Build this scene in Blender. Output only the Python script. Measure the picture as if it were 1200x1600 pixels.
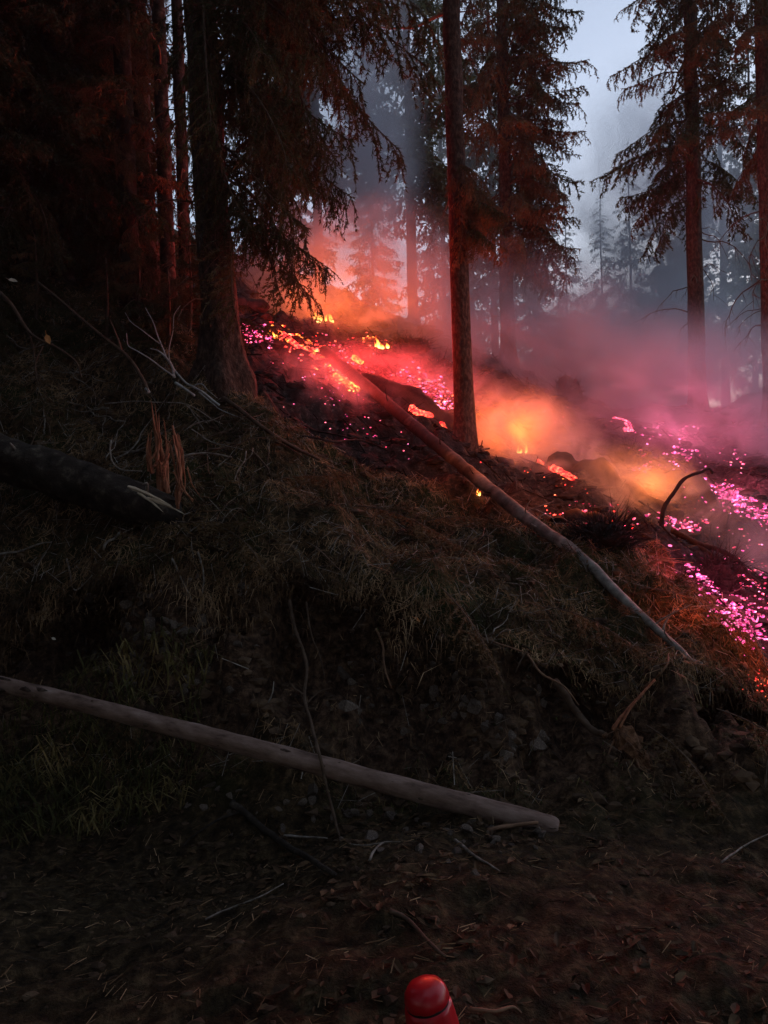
import bpy, math, random
import numpy as np
from mathutils import Vector, Matrix

random.seed(7)
RNG = np.random.default_rng(7)
for o in list(bpy.data.objects):
    bpy.data.objects.remove(o)
SC = bpy.context.scene
COL = SC.collection

# ------------------------------------------------------------------ camera
F = 1164.0                       # focal length in pixels of a 1200 x 1600 picture
CAMZ = 1.6
cam_d = bpy.data.cameras.new('camera')
cam_d.sensor_fit = 'VERTICAL'
cam_d.angle = 2 * math.atan(800 / F)
cam_d.clip_start = 0.05
cam_d.clip_end = 400
cam = bpy.data.objects.new('camera', cam_d)
COL.objects.link(cam)
cam.location = (0, 0, CAMZ)
cam.rotation_euler = (math.radians(90), 0, 0)
SC.camera = cam

# ------------------------------------------------------------------ dusk sky, sun, exposure
SUN_EL, SUN_ROT = 2.0, 25.0
world = bpy.data.worlds.new('World')
SC.world = world
world.use_nodes = True
wn = world.node_tree
bg = wn.nodes['Background']
sky = wn.nodes.new('ShaderNodeTexSky')
sky.sky_type = 'NISHITA'
sky.sun_disc = False
sky.sun_elevation = math.radians(SUN_EL)
sky.sun_rotation = math.radians(SUN_ROT)
sky.altitude = 600
sky.air_density = 1.0
sky.dust_density = 1.2
sky.ozone_density = 3.0
hsv = wn.nodes.new('ShaderNodeHueSaturation')
hsv.inputs['Saturation'].default_value = 0.5
wn.links.new(sky.outputs[0], hsv.inputs['Color'])
wn.links.new(hsv.outputs[0], bg.inputs[0])
bg.inputs[1].default_value = 0.15

sun_d = bpy.data.lights.new('sun', 'SUN')
sun_d.energy = 0.01
sun_d.angle = math.radians(25)
sun_d.color = (1.0, 0.9, 0.8)
sun = bpy.data.objects.new('sun', sun_d)
COL.objects.link(sun)
# Sky Texture: rotation measured from +Y towards +X
sdir = Vector((math.sin(math.radians(SUN_ROT)) * math.cos(math.radians(SUN_EL)),
               math.cos(math.radians(SUN_ROT)) * math.cos(math.radians(SUN_EL)),
               math.sin(math.radians(SUN_EL))))
sun.rotation_euler = sdir.to_track_quat('Z', 'Y').to_euler()
sun.location = (0, -10, 20)

SC.view_settings.view_transform = 'Standard'
SC.view_settings.look = 'None'
SC.view_settings.gamma = 1
SC.view_settings.use_curve_mapping = False
EXPO = 2.3          # exposed for the dusk under the trees
SC.view_settings.exposure = EXPO
GAIN = 2 ** EXPO     # glow strengths below are written as they look in the picture
SC.cycles.use_denoising = True
SC.cycles.denoiser = 'OPENIMAGEDENOISE'
SC.cycles.max_bounces = 6
SC.cycles.diffuse_bounces = 3
SC.cycles.glossy_bounces = 2
SC.cycles.transmission_bounces = 2
SC.cycles.transparent_max_bounces = 8
SC.cycles.volume_bounces = 1
SC.cycles.volume_step_rate = 1.0
SC.cycles.volume_max_steps = 200
SC.cycles.sample_clamp_indirect = 4
SC.cycles.use_light_tree = True

# ------------------------------------------------------------------ helpers
def P(px, py, Y):
    """world point seen at pixel (px, py) of the 1200 x 1600 picture at distance Y"""
    return np.array([(px - 600) / F * Y, Y, CAMZ - (py - 800) / F * Y])

def _hash(ix, iy, iz, seed):
    h = (ix * 374761393 + iy * 668265263 + iz * 2147483647 + seed * 1274126177) & 0xFFFFFFFF
    h = ((h ^ (h >> 13)) * 1274126177) & 0xFFFFFFFF
    h = h ^ (h >> 16)
    return (h & 0xFFFF) / 65535.0 * 2 - 1

def vnoise(p, seed=0):
    p = np.asarray(p, float)
    i = np.floor(p).astype(np.int64)
    f = p - i
    u = f * f * f * (f * (f * 6 - 15) + 10)
    r = 0
    for dx in (0, 1):
        wx = u[..., 0] if dx else 1 - u[..., 0]
        for dy in (0, 1):
            wy = u[..., 1] if dy else 1 - u[..., 1]
            for dz in (0, 1):
                wz = u[..., 2] if dz else 1 - u[..., 2]
                r = r + wx * wy * wz * _hash(i[..., 0] + dx, i[..., 1] + dy, i[..., 2] + dz, seed)
    return r

def fbm(p, oct=4, seed=0, gain=0.5):
    p = np.asarray(p, float)
    a, r = 1.0, 0
    for k in range(oct):
        r = r + a * vnoise(p, seed + k * 17)
        p = p * 2.03 + 11.3
        a *= gain
    return r

class MB:
    def __init__(s):
        s.v, s.f, s.m, s.n = [], [], [], 0
    def add(s, verts, faces, mat=0):
        verts = np.asarray(verts, float).reshape(-1, 3)
        s.v.append(verts)
        s.f.extend([tuple(int(i) + s.n for i in q) for q in faces])
        s.m.extend([mat] * len(faces))
        s.n += len(verts)
    def addtri(s, tri, mat=0):
        """tri: (N,3,3)"""
        tri = np.asarray(tri, float)
        n = len(tri)
        idx = (np.arange(n * 3) + s.n).reshape(n, 3)
        s.v.append(tri.reshape(-1, 3))
        s.f.extend(map(tuple, idx.tolist()))
        s.m.extend([mat] * n)
        s.n += n * 3
    def mesh(s, name, mats, smooth=True):
        me = bpy.data.meshes.new(name)
        v = np.concatenate(s.v) if s.v else np.zeros((0, 3))
        me.from_pydata(v.tolist(), [], s.f)
        for m in (mats if isinstance(mats, (list, tuple)) else [mats]):
            me.materials.append(m)
        me.polygons.foreach_set('material_index', s.m)
        if smooth:
            me.polygons.foreach_set('use_smooth', [True] * len(s.f))
        me.update()
        return me

def link(name, me, parent=None, loc=None, kind=None):
    o = bpy.data.objects.new(name, me)
    COL.objects.link(o)
    if parent is not None:
        o.parent = parent
    if loc is not None:
        o.location = loc
    if kind:
        o['kind'] = kind
    return o

def tag(o, label, cat, group=None):
    o['label'] = label
    o['category'] = cat
    if group:
        o['group'] = group
    return o

def empty(name, loc):
    o = bpy.data.objects.new(name, None)
    o.empty_display_size = 0.2
    COL.objects.link(o)
    o.location = loc
    return o

def tube(pts, rad, sides=6, rough=0.0, seed=0, cap=True):
    pts = np.asarray(pts, float)
    n = len(pts)
    rad = np.broadcast_to(np.asarray(rad, float), (n,))
    t = np.gradient(pts, axis=0)
    t /= np.linalg.norm(t, axis=1)[:, None] + 1e-9
    a = np.array([0, 0, 1.0]) if abs(t[0][2]) < 0.8 else np.array([1.0, 0, 0])
    u = np.cross(t[0], a); u /= np.linalg.norm(u)
    V = []
    ang = np.arange(sides) / sides * 2 * math.pi
    for k in range(n):
        u = u - t[k] * u.dot(t[k]); u /= np.linalg.norm(u) + 1e-9
        w = np.cross(t[k], u)
        r = rad[k] * np.ones(sides)
        ring = pts[k] + r[:, None] * (np.cos(ang)[:, None] * u + np.sin(ang)[:, None] * w)
        if rough:
            q = fbm(ring / max(rad.max(), 1e-3) * 1.1, 3, seed)
            ring = pts[k] + (r * (1 + rough * q))[:, None] * (np.cos(ang)[:, None] * u + np.sin(ang)[:, None] * w)
        V.append(ring)
    V = np.concatenate(V)
    Fc = []
    for k in range(n - 1):
        for j in range(sides):
            j2 = (j + 1) % sides
            Fc.append((k * sides + j, k * sides + j2, (k + 1) * sides + j2, (k + 1) * sides + j))
    if cap:
        Fc.append(tuple(range(sides))[::-1])
        Fc.append(tuple((n - 1) * sides + j for j in range(sides)))
    return V, Fc

def smoothpath(pts, n, wob=0.0, seed=0):
    """Catmull-Rom through pts, n samples, with a little wobble"""
    pts = np.asarray(pts, float)
    p = np.vstack([2 * pts[0] - pts[1], pts, 2 * pts[-1] - pts[-2]])
    m = len(pts) - 1
    out = []
    for s in np.linspace(0, m - 1e-6, n):
        i = int(s); t = s - i
        a, b, c, d = p[i], p[i + 1], p[i + 2], p[i + 3]
        out.append(0.5 * (2 * b + (c - a) * t + (2 * a - 5 * b + 4 * c - d) * t * t + (3 * b - a - 3 * c + d) * t ** 3))
    out = np.array(out)
    if wob:
        L = np.linalg.norm(pts[-1] - pts[0])
        q = np.linspace(0, 1, n)
        for ax in range(3):
            out[:, ax] += wob * L * vnoise(np.stack([q * 6, q * 0 + seed * 3.7, q * 0 + ax * 5.1], 1), seed)
    return out

ICO = None
def ico(level):
    import bmesh
    bm = bmesh.new()
    bmesh.ops.create_icosphere(bm, subdivisions=level, radius=1)
    v = np.array([x.co[:] for x in bm.verts]); f = [tuple(x.index for x in q.verts) for q in bm.faces]
    bm.free()
    return v, f
ICO1, ICO2, ICO3 = ico(1), ico(2), ico(3)

# ------------------------------------------------------------------ materials
def newmat(name):
    m = bpy.data.materials.new(name)
    m.use_nodes = True
    nt = m.node_tree
    return m, nt, nt.nodes['Principled BSDF'], nt.nodes['Material Output']

def N(nt, typ, **kw):
    n = nt.nodes.new(typ)
    for k, v in kw.items():
        setattr(n, k, v)
    return n

def ramp(nt, stops, src=None, interp='LINEAR'):
    r = N(nt, 'ShaderNodeValToRGB')
    cr = r.color_ramp
    cr.interpolation = interp
    while len(cr.elements) > 1:
        cr.elements.remove(cr.elements[-1])
    for i, (p, c) in enumerate(stops):
        e = cr.elements[0] if i == 0 else cr.elements.new(p)
        e.position = p
        e.color = (*c, 1) if len(c) == 3 else c
    if src is not None:
        nt.links.new(src, r.inputs[0])
    return r

def noise(nt, scale, detail=4, rough=0.6, vec=None, dim='3D'):
    n = N(nt, 'ShaderNodeTexNoise')
    n.inputs['Scale'].default_value = scale
    n.inputs['Detail'].default_value = detail
    n.inputs['Roughness'].default_value = rough
    if vec is not None:
        nt.links.new(vec, n.inputs['Vector'])
    return n

def mapping(nt, scale, coord='Object'):
    tc = N(nt, 'ShaderNodeTexCoord')
    mp = N(nt, 'ShaderNodeMapping')
    mp.inputs['Scale'].default_value = scale
    nt.links.new(tc.outputs[coord], mp.inputs['Vector'])
    return mp.outputs[0]

def bump(nt, bs, h, strength=0.5, dist=0.02):
    b = N(nt, 'ShaderNodeBump')
    b.inputs['Strength'].default_value = strength
    b.inputs['Distance'].default_value = dist
    nt.links.new(h, b.inputs['Height'])
    nt.links.new(b.outputs[0], bs.inputs['Normal'])

def simple_mat(name, stops, scale=(8, 8, 8), nscale=1.0, rough=0.85, bumpd=0.01, detail=6, spec=0.2, per_object=False):
    m, nt, bs, out = newmat(name)
    vec = mapping(nt, scale)
    n = noise(nt, nscale, detail, 0.65, vec)
    r = ramp(nt, stops, n.outputs[0])
    col = r.outputs[0]
    if per_object:
        oi = N(nt, 'ShaderNodeObjectInfo')
        hs = N(nt, 'ShaderNodeHueSaturation')
        mr = N(nt, 'ShaderNodeMapRange')
        mr.inputs['To Min'].default_value = 0.6
        mr.inputs['To Max'].default_value = 1.35
        nt.links.new(oi.outputs['Random'], mr.inputs[0])
        nt.links.new(mr.outputs[0], hs.inputs['Value'])
        nt.links.new(col, hs.inputs['Color'])
        col = hs.outputs[0]
    nt.links.new(col, bs.inputs['Base Color'])
    bs.inputs['Roughness'].default_value = rough
    bs.inputs['Specular IOR Level'].default_value = spec
    if bumpd:
        bump(nt, bs, n.outputs[0], 0.8, bumpd)
    return m

M = {}
M['bark'] = simple_mat('spruce_bark', [(0.3, (0.018, 0.011, 0.008)), (0.5, (0.07, 0.043, 0.031)), (0.72, (0.17, 0.115, 0.09))], (26, 26, 13), 1.0, 0.9, 0.06)
M['darkbark'] = simple_mat('rotten_and_shaded_bark', [(0.3, (0.012, 0.009, 0.007)), (0.55, (0.05, 0.038, 0.029)), (0.72, (0.16, 0.13, 0.10))], (9, 9, 9), 1.0, 0.95, 0.03)  # rotten wood, and shade put into the left stand's trunk colour
M['polewood'] = simple_mat('peeled_wood', [(0.3, (0.06, 0.034, 0.025)), (0.46, (0.21, 0.13, 0.10)), (0.6, (0.31, 0.205, 0.165)), (0.75, (0.44, 0.33, 0.28))], (5, 16, 16), 1.0, 0.7, 0.006)
M['greywood'] = simple_mat('weathered_wood', [(0.3, (0.08, 0.06, 0.045)), (0.5, (0.25, 0.205, 0.165)), (0.72, (0.46, 0.41, 0.35))], (20, 20, 20), 1.0, 0.8, 0.006)
M['paletwig'] = simple_mat('bleached_wood', [(0.3, (0.22, 0.205, 0.19)), (0.55, (0.45, 0.44, 0.42)), (0.75, (0.66, 0.66, 0.65))], (22, 22, 22), 1.0, 0.8, 0.004)
M['browntwig'] = simple_mat('brown_twig', [(0.25, (0.04, 0.024, 0.015)), (0.75, (0.17, 0.11, 0.075))], (14, 14, 14), 1.0, 0.9, 0.004)
M['rootwood'] = simple_mat('root_wood', [(0.25, (0.12, 0.06, 0.035)), (0.75, (0.36, 0.20, 0.12))], (14, 14, 14), 1.0, 0.85, 0.004)
M['rootsoil'] = simple_mat('soil_on_roots', [(0.3, (0.04, 0.018, 0.01)), (0.5, (0.15, 0.07, 0.035)), (0.7, (0.30, 0.15, 0.08))], (30, 30, 30), 1.0, 0.95, 0.01)
M['clod'] = simple_mat('crumbled_earth', [(0.34, (0.02, 0.012, 0.007)), (0.5, (0.08, 0.048, 0.028)), (0.7, (0.19, 0.12, 0.072))], (3, 3, 3), 2.0, 0.95, 0)
M['splinter'] = simple_mat('split_heartwood', [(0.25, (0.13, 0.04, 0.022)), (0.5, (0.33, 0.12, 0.06)), (0.75, (0.5, 0.24, 0.13))], (30, 30, 5), 1.0, 0.7, 0.006)
M['palecut'] = simple_mat('fresh_cut_wood', [(0.25, (0.45, 0.33, 0.22)), (0.75, (0.72, 0.58, 0.42))], (10, 10, 10), 1.0, 0.75, 0.003)
M['char'] = simple_mat('charred_wood', [(0.3, (0.006, 0.005, 0.005)), (0.7, (0.035, 0.03, 0.028))], (14, 14, 14), 1.0, 0.85, 0.015)
M['stone'] = simple_mat('stone', [(0.25, (0.055, 0.04, 0.03)), (0.55, (0.15, 0.112, 0.088)), (0.78, (0.33, 0.275, 0.23))], (9, 9, 9), 1.0, 0.85, 0.012, per_object=True)
M['litter'] = simple_mat('litter', [(0.38, (0.03, 0.015, 0.007)), (0.5, (0.20, 0.115, 0.055)), (0.66, (0.55, 0.36, 0.20))], (1, 1, 1), 2.6, 0.9, 0)
M['deadleaf'] = simple_mat('dead_leaf', [(0.35, (0.025, 0.013, 0.006)), (0.55, (0.10, 0.055, 0.026)), (0.75, (0.24, 0.145, 0.07))], (4, 4, 4), 2.0, 0.8, 0)
M['grass'] = simple_mat('grass', [(0.36, (0.018, 0.022, 0.006)), (0.5, (0.09, 0.08, 0.024)), (0.7, (0.36, 0.24, 0.10))], (1, 1, 1), 3.0, 0.85, 0)
M['moss'] = simple_mat('moss', [(0.3, (0.025, 0.036, 0.011)), (0.55, (0.085, 0.095, 0.03)), (0.75, (0.19, 0.16, 0.065))], (14, 14, 14), 2.0, 0.95, 0)
M['orangeleaf'] = simple_mat('orange_leaf', [(0.3, (0.65, 0.22, 0.06)), (0.7, (0.85, 0.42, 0.16))], (20, 20, 20), 2.0, 0.6, 0)
M['paleleaf'] = simple_mat('pale_leaf', [(0.3, (0.55, 0.45, 0.33)), (0.7, (0.75, 0.66, 0.5))], (20, 20, 20), 2.0, 0.6, 0)

def needle_mat(name, c0, c1, c2):
    m, nt, bs, out = newmat(name)
    geo = N(nt, 'ShaderNodeNewGeometry')
    n = noise(nt, 3.0, 3, 0.6, geo.outputs['Position'])
    r = ramp(nt, [(0.3, c0), (0.5, c1), (0.7, c2)], n.outputs[0])
    nt.links.new(r.outputs[0], bs.inputs['Base Color'])
    bs.inputs['Roughness'].default_value = 0.7
    bs.inputs['Specular IOR Level'].default_value = 0.15
    tr = N(nt, 'ShaderNodeBsdfTranslucent')
    nt.links.new(r.outputs[0], tr.inputs['Color'])
    mx = N(nt, 'ShaderNodeMixShader')
    mx.inputs[0].default_value = 0.25
    nt.links.new(bs.outputs[0], mx.inputs[1])
    nt.links.new(tr.outputs[0], mx.inputs[2])
    nt.links.new(mx.outputs[0], out.inputs['Surface'])
    return m
M['needles'] = needle_mat('spruce_needles', (0.035, 0.045, 0.018), (0.07, 0.075, 0.03), (0.16, 0.12, 0.055))
M['dry_firelit'] = needle_mat('dry_and_firelit_needles', (0.07, 0.05, 0.022), (0.16, 0.10, 0.045), (0.28, 0.16, 0.07))  # dry needles, and firelight put into the full spruce's crown colour

def emit_mat(name, cols, strength, crust=0.45, scale=14, dark=(0.02, 0.012, 0.01)):
    """glowing coal: hot skin with darker crust patches"""
    m, nt, bs, out = newmat(name)
    geo = N(nt, 'ShaderNodeNewGeometry')
    n = noise(nt, scale, 4, 0.6, geo.outputs['Position'])
    r = ramp(nt, cols, n.outputs[0])
    nt.links.new(r.outputs[0], bs.inputs['Emission Color'])
    k = ramp(nt, [(crust - 0.08, (0.04, 0.04, 0.04)), (crust + 0.08, (1, 1, 1))], n.outputs[0])
    mu = N(nt, 'ShaderNodeMath', operation='MULTIPLY')
    mu.inputs[1].default_value = strength / GAIN
    nt.links.new(k.outputs[0], mu.inputs[0])
    nt.links.new(mu.outputs[0], bs.inputs['Emission Strength'])
    big = noise(nt, 3.5, 2, .5, geo.outputs['Position'])
    wv = N(nt, 'ShaderNodeMath', operation='MULTIPLY_ADD'); wv.inputs[1].default_value = .55
    nt.links.new(geo.outputs['Random Per Island'], wv.inputs[0]); nt.links.new(big.outputs[0], wv.inputs[2])
    hv = ramp(nt, [(.35, (.05, .05, .05)), (.6, (.35, .35, .35)), (.85, (1, 1, 1)), (1.0, (2.2, 2.2, 2.2))], wv.outputs[0])
    m2 = N(nt, 'ShaderNodeMath', operation='MULTIPLY'); nt.links.new(mu.outputs[0], m2.inputs[0]); nt.links.new(hv.outputs[0], m2.inputs[1])
    nt.links.new(m2.outputs[0], bs.inputs['Emission Strength'])
    bs.inputs['Base Color'].default_value = (*dark, 1)
    bs.inputs['Roughness'].default_value = 0.9
    return m
M['ember_pink'] = emit_mat('ember_pink', [(0.35, (0.6, 0.015, 0.14)), (0.5, (1.0, 0.06, 0.28)), (0.68, (1.0, 0.34, 0.55))], 2.6, crust=.42, scale=30)
M['ember_rose'] = emit_mat('ember_rose', [(0.35, (0.75, 0.01, 0.07)), (0.5, (1.0, 0.05, 0.14)), (0.68, (1.0, 0.32, 0.34))], 3.2, crust=.42, scale=30)
M['ember_red'] = emit_mat('ember_red', [(0.35, (0.8, 0.008, 0.02)), (0.5, (1.0, 0.03, 0.03)), (0.68, (1.0, 0.22, 0.08))], 3.6, crust=.42, scale=26)
M['ember_orange'] = emit_mat('ember_orange', [(0.35, (1.0, 0.04, 0.01)), (0.5, (1.0, 0.16, 0.02)), (0.68, (1.0, 0.45, 0.12))], 3.6, crust=.45, scale=26)
def flame_mat():
    m, nt, bs, out = newmat('flame')
    tc = N(nt, 'ShaderNodeTexCoord'); sp = N(nt, 'ShaderNodeSeparateXYZ'); nt.links.new(tc.outputs['Generated'], sp.inputs[0])
    r_ = ramp(nt, [(.05, (1, .62, .16)), (.4, (1, .36, .05)), (.95, (1, .08, .008))], sp.outputs[2])
    st = ramp(nt, [(.0, (1, 1, 1)), (.5, (.6, .6, .6)), (1, (.12, .12, .12))], sp.outputs[2])
    mu = N(nt, 'ShaderNodeMath', operation='MULTIPLY'); mu.inputs[1].default_value = 7 / GAIN; nt.links.new(st.outputs[0], mu.inputs[0])
    nt.links.new(r_.outputs[0], bs.inputs['Emission Color']); nt.links.new(mu.outputs[0], bs.inputs['Emission Strength']); bs.inputs['Base Color'].default_value = (0, 0, 0, 1)
    return m
M['flame'] = flame_mat()

# ------------------------------------------------------------------ terrain
ctrl = []
def cp(px, py, Y):
    p = P(px, py, Y); ctrl.append(p)
def cw(x, y, z):
    ctrl.append(np.array([x, y, z], float))
for x in (-10, -6, -3, 0, 3, 6, 12, 20):
    for y in (-8, -3, 0, 2.2):
        cw(x, y, 0)
for x in (-3, 0, 3): cw(x, 3.5, 0)
cw(-6, 3.8, 0.05); cw(6, 3.8, 0); cw(12, 4, -.05)
for q in [(0, 1165, 5.2), (300, 1190, 4.8), (600, 1200, 4.62), (870, 1235, 4.25), (1150, 1235, 4.3)]: cp(*q)
for q in [(0, 930, 5.9), (150, 890, 5.75), (300, 870, 5.65), (450, 900, 5.4), (600, 950, 5.2), (720, 1000, 5.05), (850, 1060, 4.9), (1000, 1095, 4.85), (1150, 1100, 4.9)]: cp(*q)
for q in [(0, 700, 7.0), (200, 705, 6.95), (0, 480, 9), (150, 560, 8.2), (350, 585, 7.5), (300, 760, 6.4), (450, 760, 6.6), (450, 680, 7.6), (600, 850, 6.2),
          (600, 735, 8.0), (750, 790, 7.4), (800, 905, 5.95), (900, 890, 6.0), (900, 835, 6.9), (1000, 900, 6.2), (1000, 985, 5.5),
          (1100, 1050, 5.0), (1120, 950, 5.7), (1180, 1045, 5.4)]: cp(*q)
for q in [(430, 560, 9.6), (400, 500, 11), (450, 640, 8.6), (500, 545, 11.2), (560, 605, 10.2), (600, 645, 9.5), (650, 560, 12.5),
          (700, 660, 10.5), (728, 702, 10), (620, 520, 13.5), (450, 480, 13), (800, 705, 10.2), (900, 765, 8.9), (950, 745, 10),
          (1050, 835, 8.2), (1150, 905, 7.1), (1190, 985, 6.3), (1150, 780, 9.5), (1150, 700, 12), (1000, 700, 11.8), (1093, 650, 16),
          (950, 640, 15), (850, 600, 17), (790, 575, 19), (650, 505, 18), (1195, 620, 15)]: cp(*q)
for q in [(-10, 30, 11), (0, 30, 8), (10, 30, 6), (25, 30, 4), (-25, 60, 13), (0, 60, 9), (25, 60, 6), (-10, 8, 5), (-10, 12, 7.5), (-6, 5.5, 1.0),
          (-6, 9, 4.5), (-15, 15, 10), (-25, 30, 14), (-20, 6, 4), (12, 8, .1), (12, 12, 1), (14, 18, 3), (8, 6, 0), (8, 9, .9), (4, 5.2, .12), (4.6, 7, .6), (25, 6, -.8), (25, 15, 1)]: cw(*q)
ctrl = np.array(ctrl)
def _U(r2):
    return 0.5 * r2 * np.log(r2 + 1e-9)
def _fit(pts, smooth=0.02):
    n = len(pts)
    d = pts[:, None, :2] - pts[None, :, :2]
    K = _U((d ** 2).sum(-1)) + smooth * np.eye(n)
    Pm = np.hstack([np.ones((n, 1)), pts[:, :2]])
    A = np.zeros((n + 3, n + 3))
    A[:n, :n] = K; A[:n, n:] = Pm; A[n:, :n] = Pm.T
    return np.linalg.solve(A, np.concatenate([pts[:, 2], np.zeros(3)]))
W = _fit(ctrl)
def base_h(x, y):
    x = np.atleast_1d(np.asarray(x, float)); y = np.atleast_1d(np.asarray(y, float))
    out = np.zeros(x.shape)
    n = len(ctrl)
    for i in range(0, len(x), 20000):
        xs, ys = x[i:i + 20000], y[i:i + 20000]
        r2 = (xs[:, None] - ctrl[None, :, 0]) ** 2 + (ys[:, None] - ctrl[None, :, 1]) ** 2
        out[i:i + 20000] = _U(r2) @ W[:n] + W[n] + W[n + 1] * xs + W[n + 2] * ys
    return out

# boundary between the unburnt ground and the burnt slope, as world x -> y
burn_line = np.array([P(*q)[:2] for q in [(300, 520, 8.6), (400, 590, 8.2), (450, 660, 8.0), (520, 700, 8.0), (600, 730, 8.1), (690, 760, 7.9), (760, 770, 7.7), (820, 800, 7.2), (900, 825, 7.0), (960, 845, 6.9), (1040, 860, 6.9), (1100, 890, 6.6), (1130, 960, 6.2), (1170, 1020, 5.7), (1250, 1100, 5.2)]])
def burn_mask(x, y, soft=0.35):
    """0 unburnt .. 1 burnt"""
    x = np.asarray(x, float); y = np.asarray(y, float)
    yl = np.interp(x, burn_line[:, 0][np.argsort(burn_line[:, 0])], burn_line[:, 1][np.argsort(burn_line[:, 0])])
    yl = np.where(x < burn_line[:, 0].min(), yl + (burn_line[:, 0].min() - x) * 4, yl)
    q = np.stack([x * 1.6, y * 1.6, x * 0], -1)
    return np.clip(((y - yl) / soft) + 0.5 + 0.6 * fbm(q, 3, 5), 0, 1)
foot = np.array([(-20, 5.6), (-6, 5.2), (-2.7, 5.15), (-1.25, 4.75), (0, 4.55), (1, 4.2), (2.1, 4.2), (3.5, 4.6), (6, 5.4), (20, 5.6)])
edge = np.array([(-20, 6.2), (-6, 6.1), (-3.1, 5.9), (-1.45, 5.6), (-.7, 5.4), (0, 5.2), (.52, 5.05), (1.05, 4.9), (1.65, 4.85), (2.3, 4.9), (3.2, 5.2), (5, 6.5), (20, 7)])
def bank_mask(x, y):
    a = np.interp(x, foot[:, 0], foot[:, 1]); b = np.interp(x, edge[:, 0], edge[:, 1])
    return np.clip((y - a + .15) / .25, 0, 1) * np.clip((b + .05 - y) / .2, 0, 1)
def road_mask(x, y):
    a = np.interp(x, foot[:, 0], foot[:, 1])
    return np.clip((a + .05 - y) / .5, 0, 1)
def height(x, y, fine=True):
    x = np.atleast_1d(np.asarray(x, float)); y = np.atleast_1d(np.asarray(y, float))
    z = base_h(x, y)
    q = np.stack([x, y, x * 0], -1)
    rm = road_mask(x, y); bm_ = bank_mask(x, y)
    amp = 0.12 * (1 - rm) + 0.035 * rm
    z = z + amp * fbm(q * 1.1, 3, 1)
    if fine:
        z = z + (0.07 + 0.07 * bm_ - .05 * rm) * fbm(q * 5.5, 3, 2) + .08 * (1 - rm) * fbm(q * 2.6, 2, 12) + .03 * (1 - rm) * np.abs(vnoise(q * 9, 19)) + (.012 + .012 * bm_) * fbm(q * 21, 2, 3)
        # wheel ruts and trodden mud on the road
        z = z + rm * (0.022 * np.abs(vnoise(q * np.array([2.2, 5.5, 1]), 9)) + .014 * vnoise(q * np.array([6, 9, 1]), 14) + .010 * np.abs(vnoise(q * np.array([13, 17, 1]), 15)))
    # steepen the cut bank: pull the lower part of the face down
    return z

def axis(dense_lo, dense_hi, step, lo, hi, g=1.09):
    a = list(np.arange(dense_lo, dense_hi, step))
    s, v = step, a[-1]
    while v < hi:
        s = min(s * g, 2.0); v += s; a.append(v)
    s, v, b = step, a[0], []
    while v > lo:
        s = min(s * g, 2.0); v -= s; b.append(v)
    return np.array(b[::-1] + a)
GX = axis(-3.6, 3.6, 0.032, -40, 45)
GY = axis(2.0, 8.6, 0.032, -9, 75)
gx, gy = np.meshgrid(GX, GY)
GZ = height(gx.ravel(), gy.ravel()).reshape(gx.shape)
def ground(x, y):
    """height of the built terrain (bilinear on its grid)"""
    x = np.atleast_1d(np.asarray(x, float)); y = np.atleast_1d(np.asarray(y, float))
    i = np.clip(np.searchsorted(GX, x) - 1, 0, len(GX) - 2); j = np.clip(np.searchsorted(GY, y) - 1, 0, len(GY) - 2)
    u = (x - GX[i]) / (GX[i + 1] - GX[i]); v = (y - GY[j]) / (GY[j + 1] - GY[j])
    return GZ[j, i] * (1 - u) * (1 - v) + GZ[j, i + 1] * u * (1 - v) + GZ[j + 1, i] * (1 - u) * v + GZ[j + 1, i + 1] * u * v
def gz(x, y):
    return float(ground(x, y)[0])
def hit(px, py, lo=1.8, hi=40):
    """world point where the ray through a picture point first meets the terrain"""
    Y = np.linspace(lo, hi, 3000)
    x = (px - 600) / F * Y; z = CAMZ - (py - 800) / F * Y
    g = ground(x, Y)
    k = np.argmax(g >= z)
    if g[k] < z[k]:
        k = len(Y) - 1
    return np.array([x[k], Y[k], g[k]])

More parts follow.
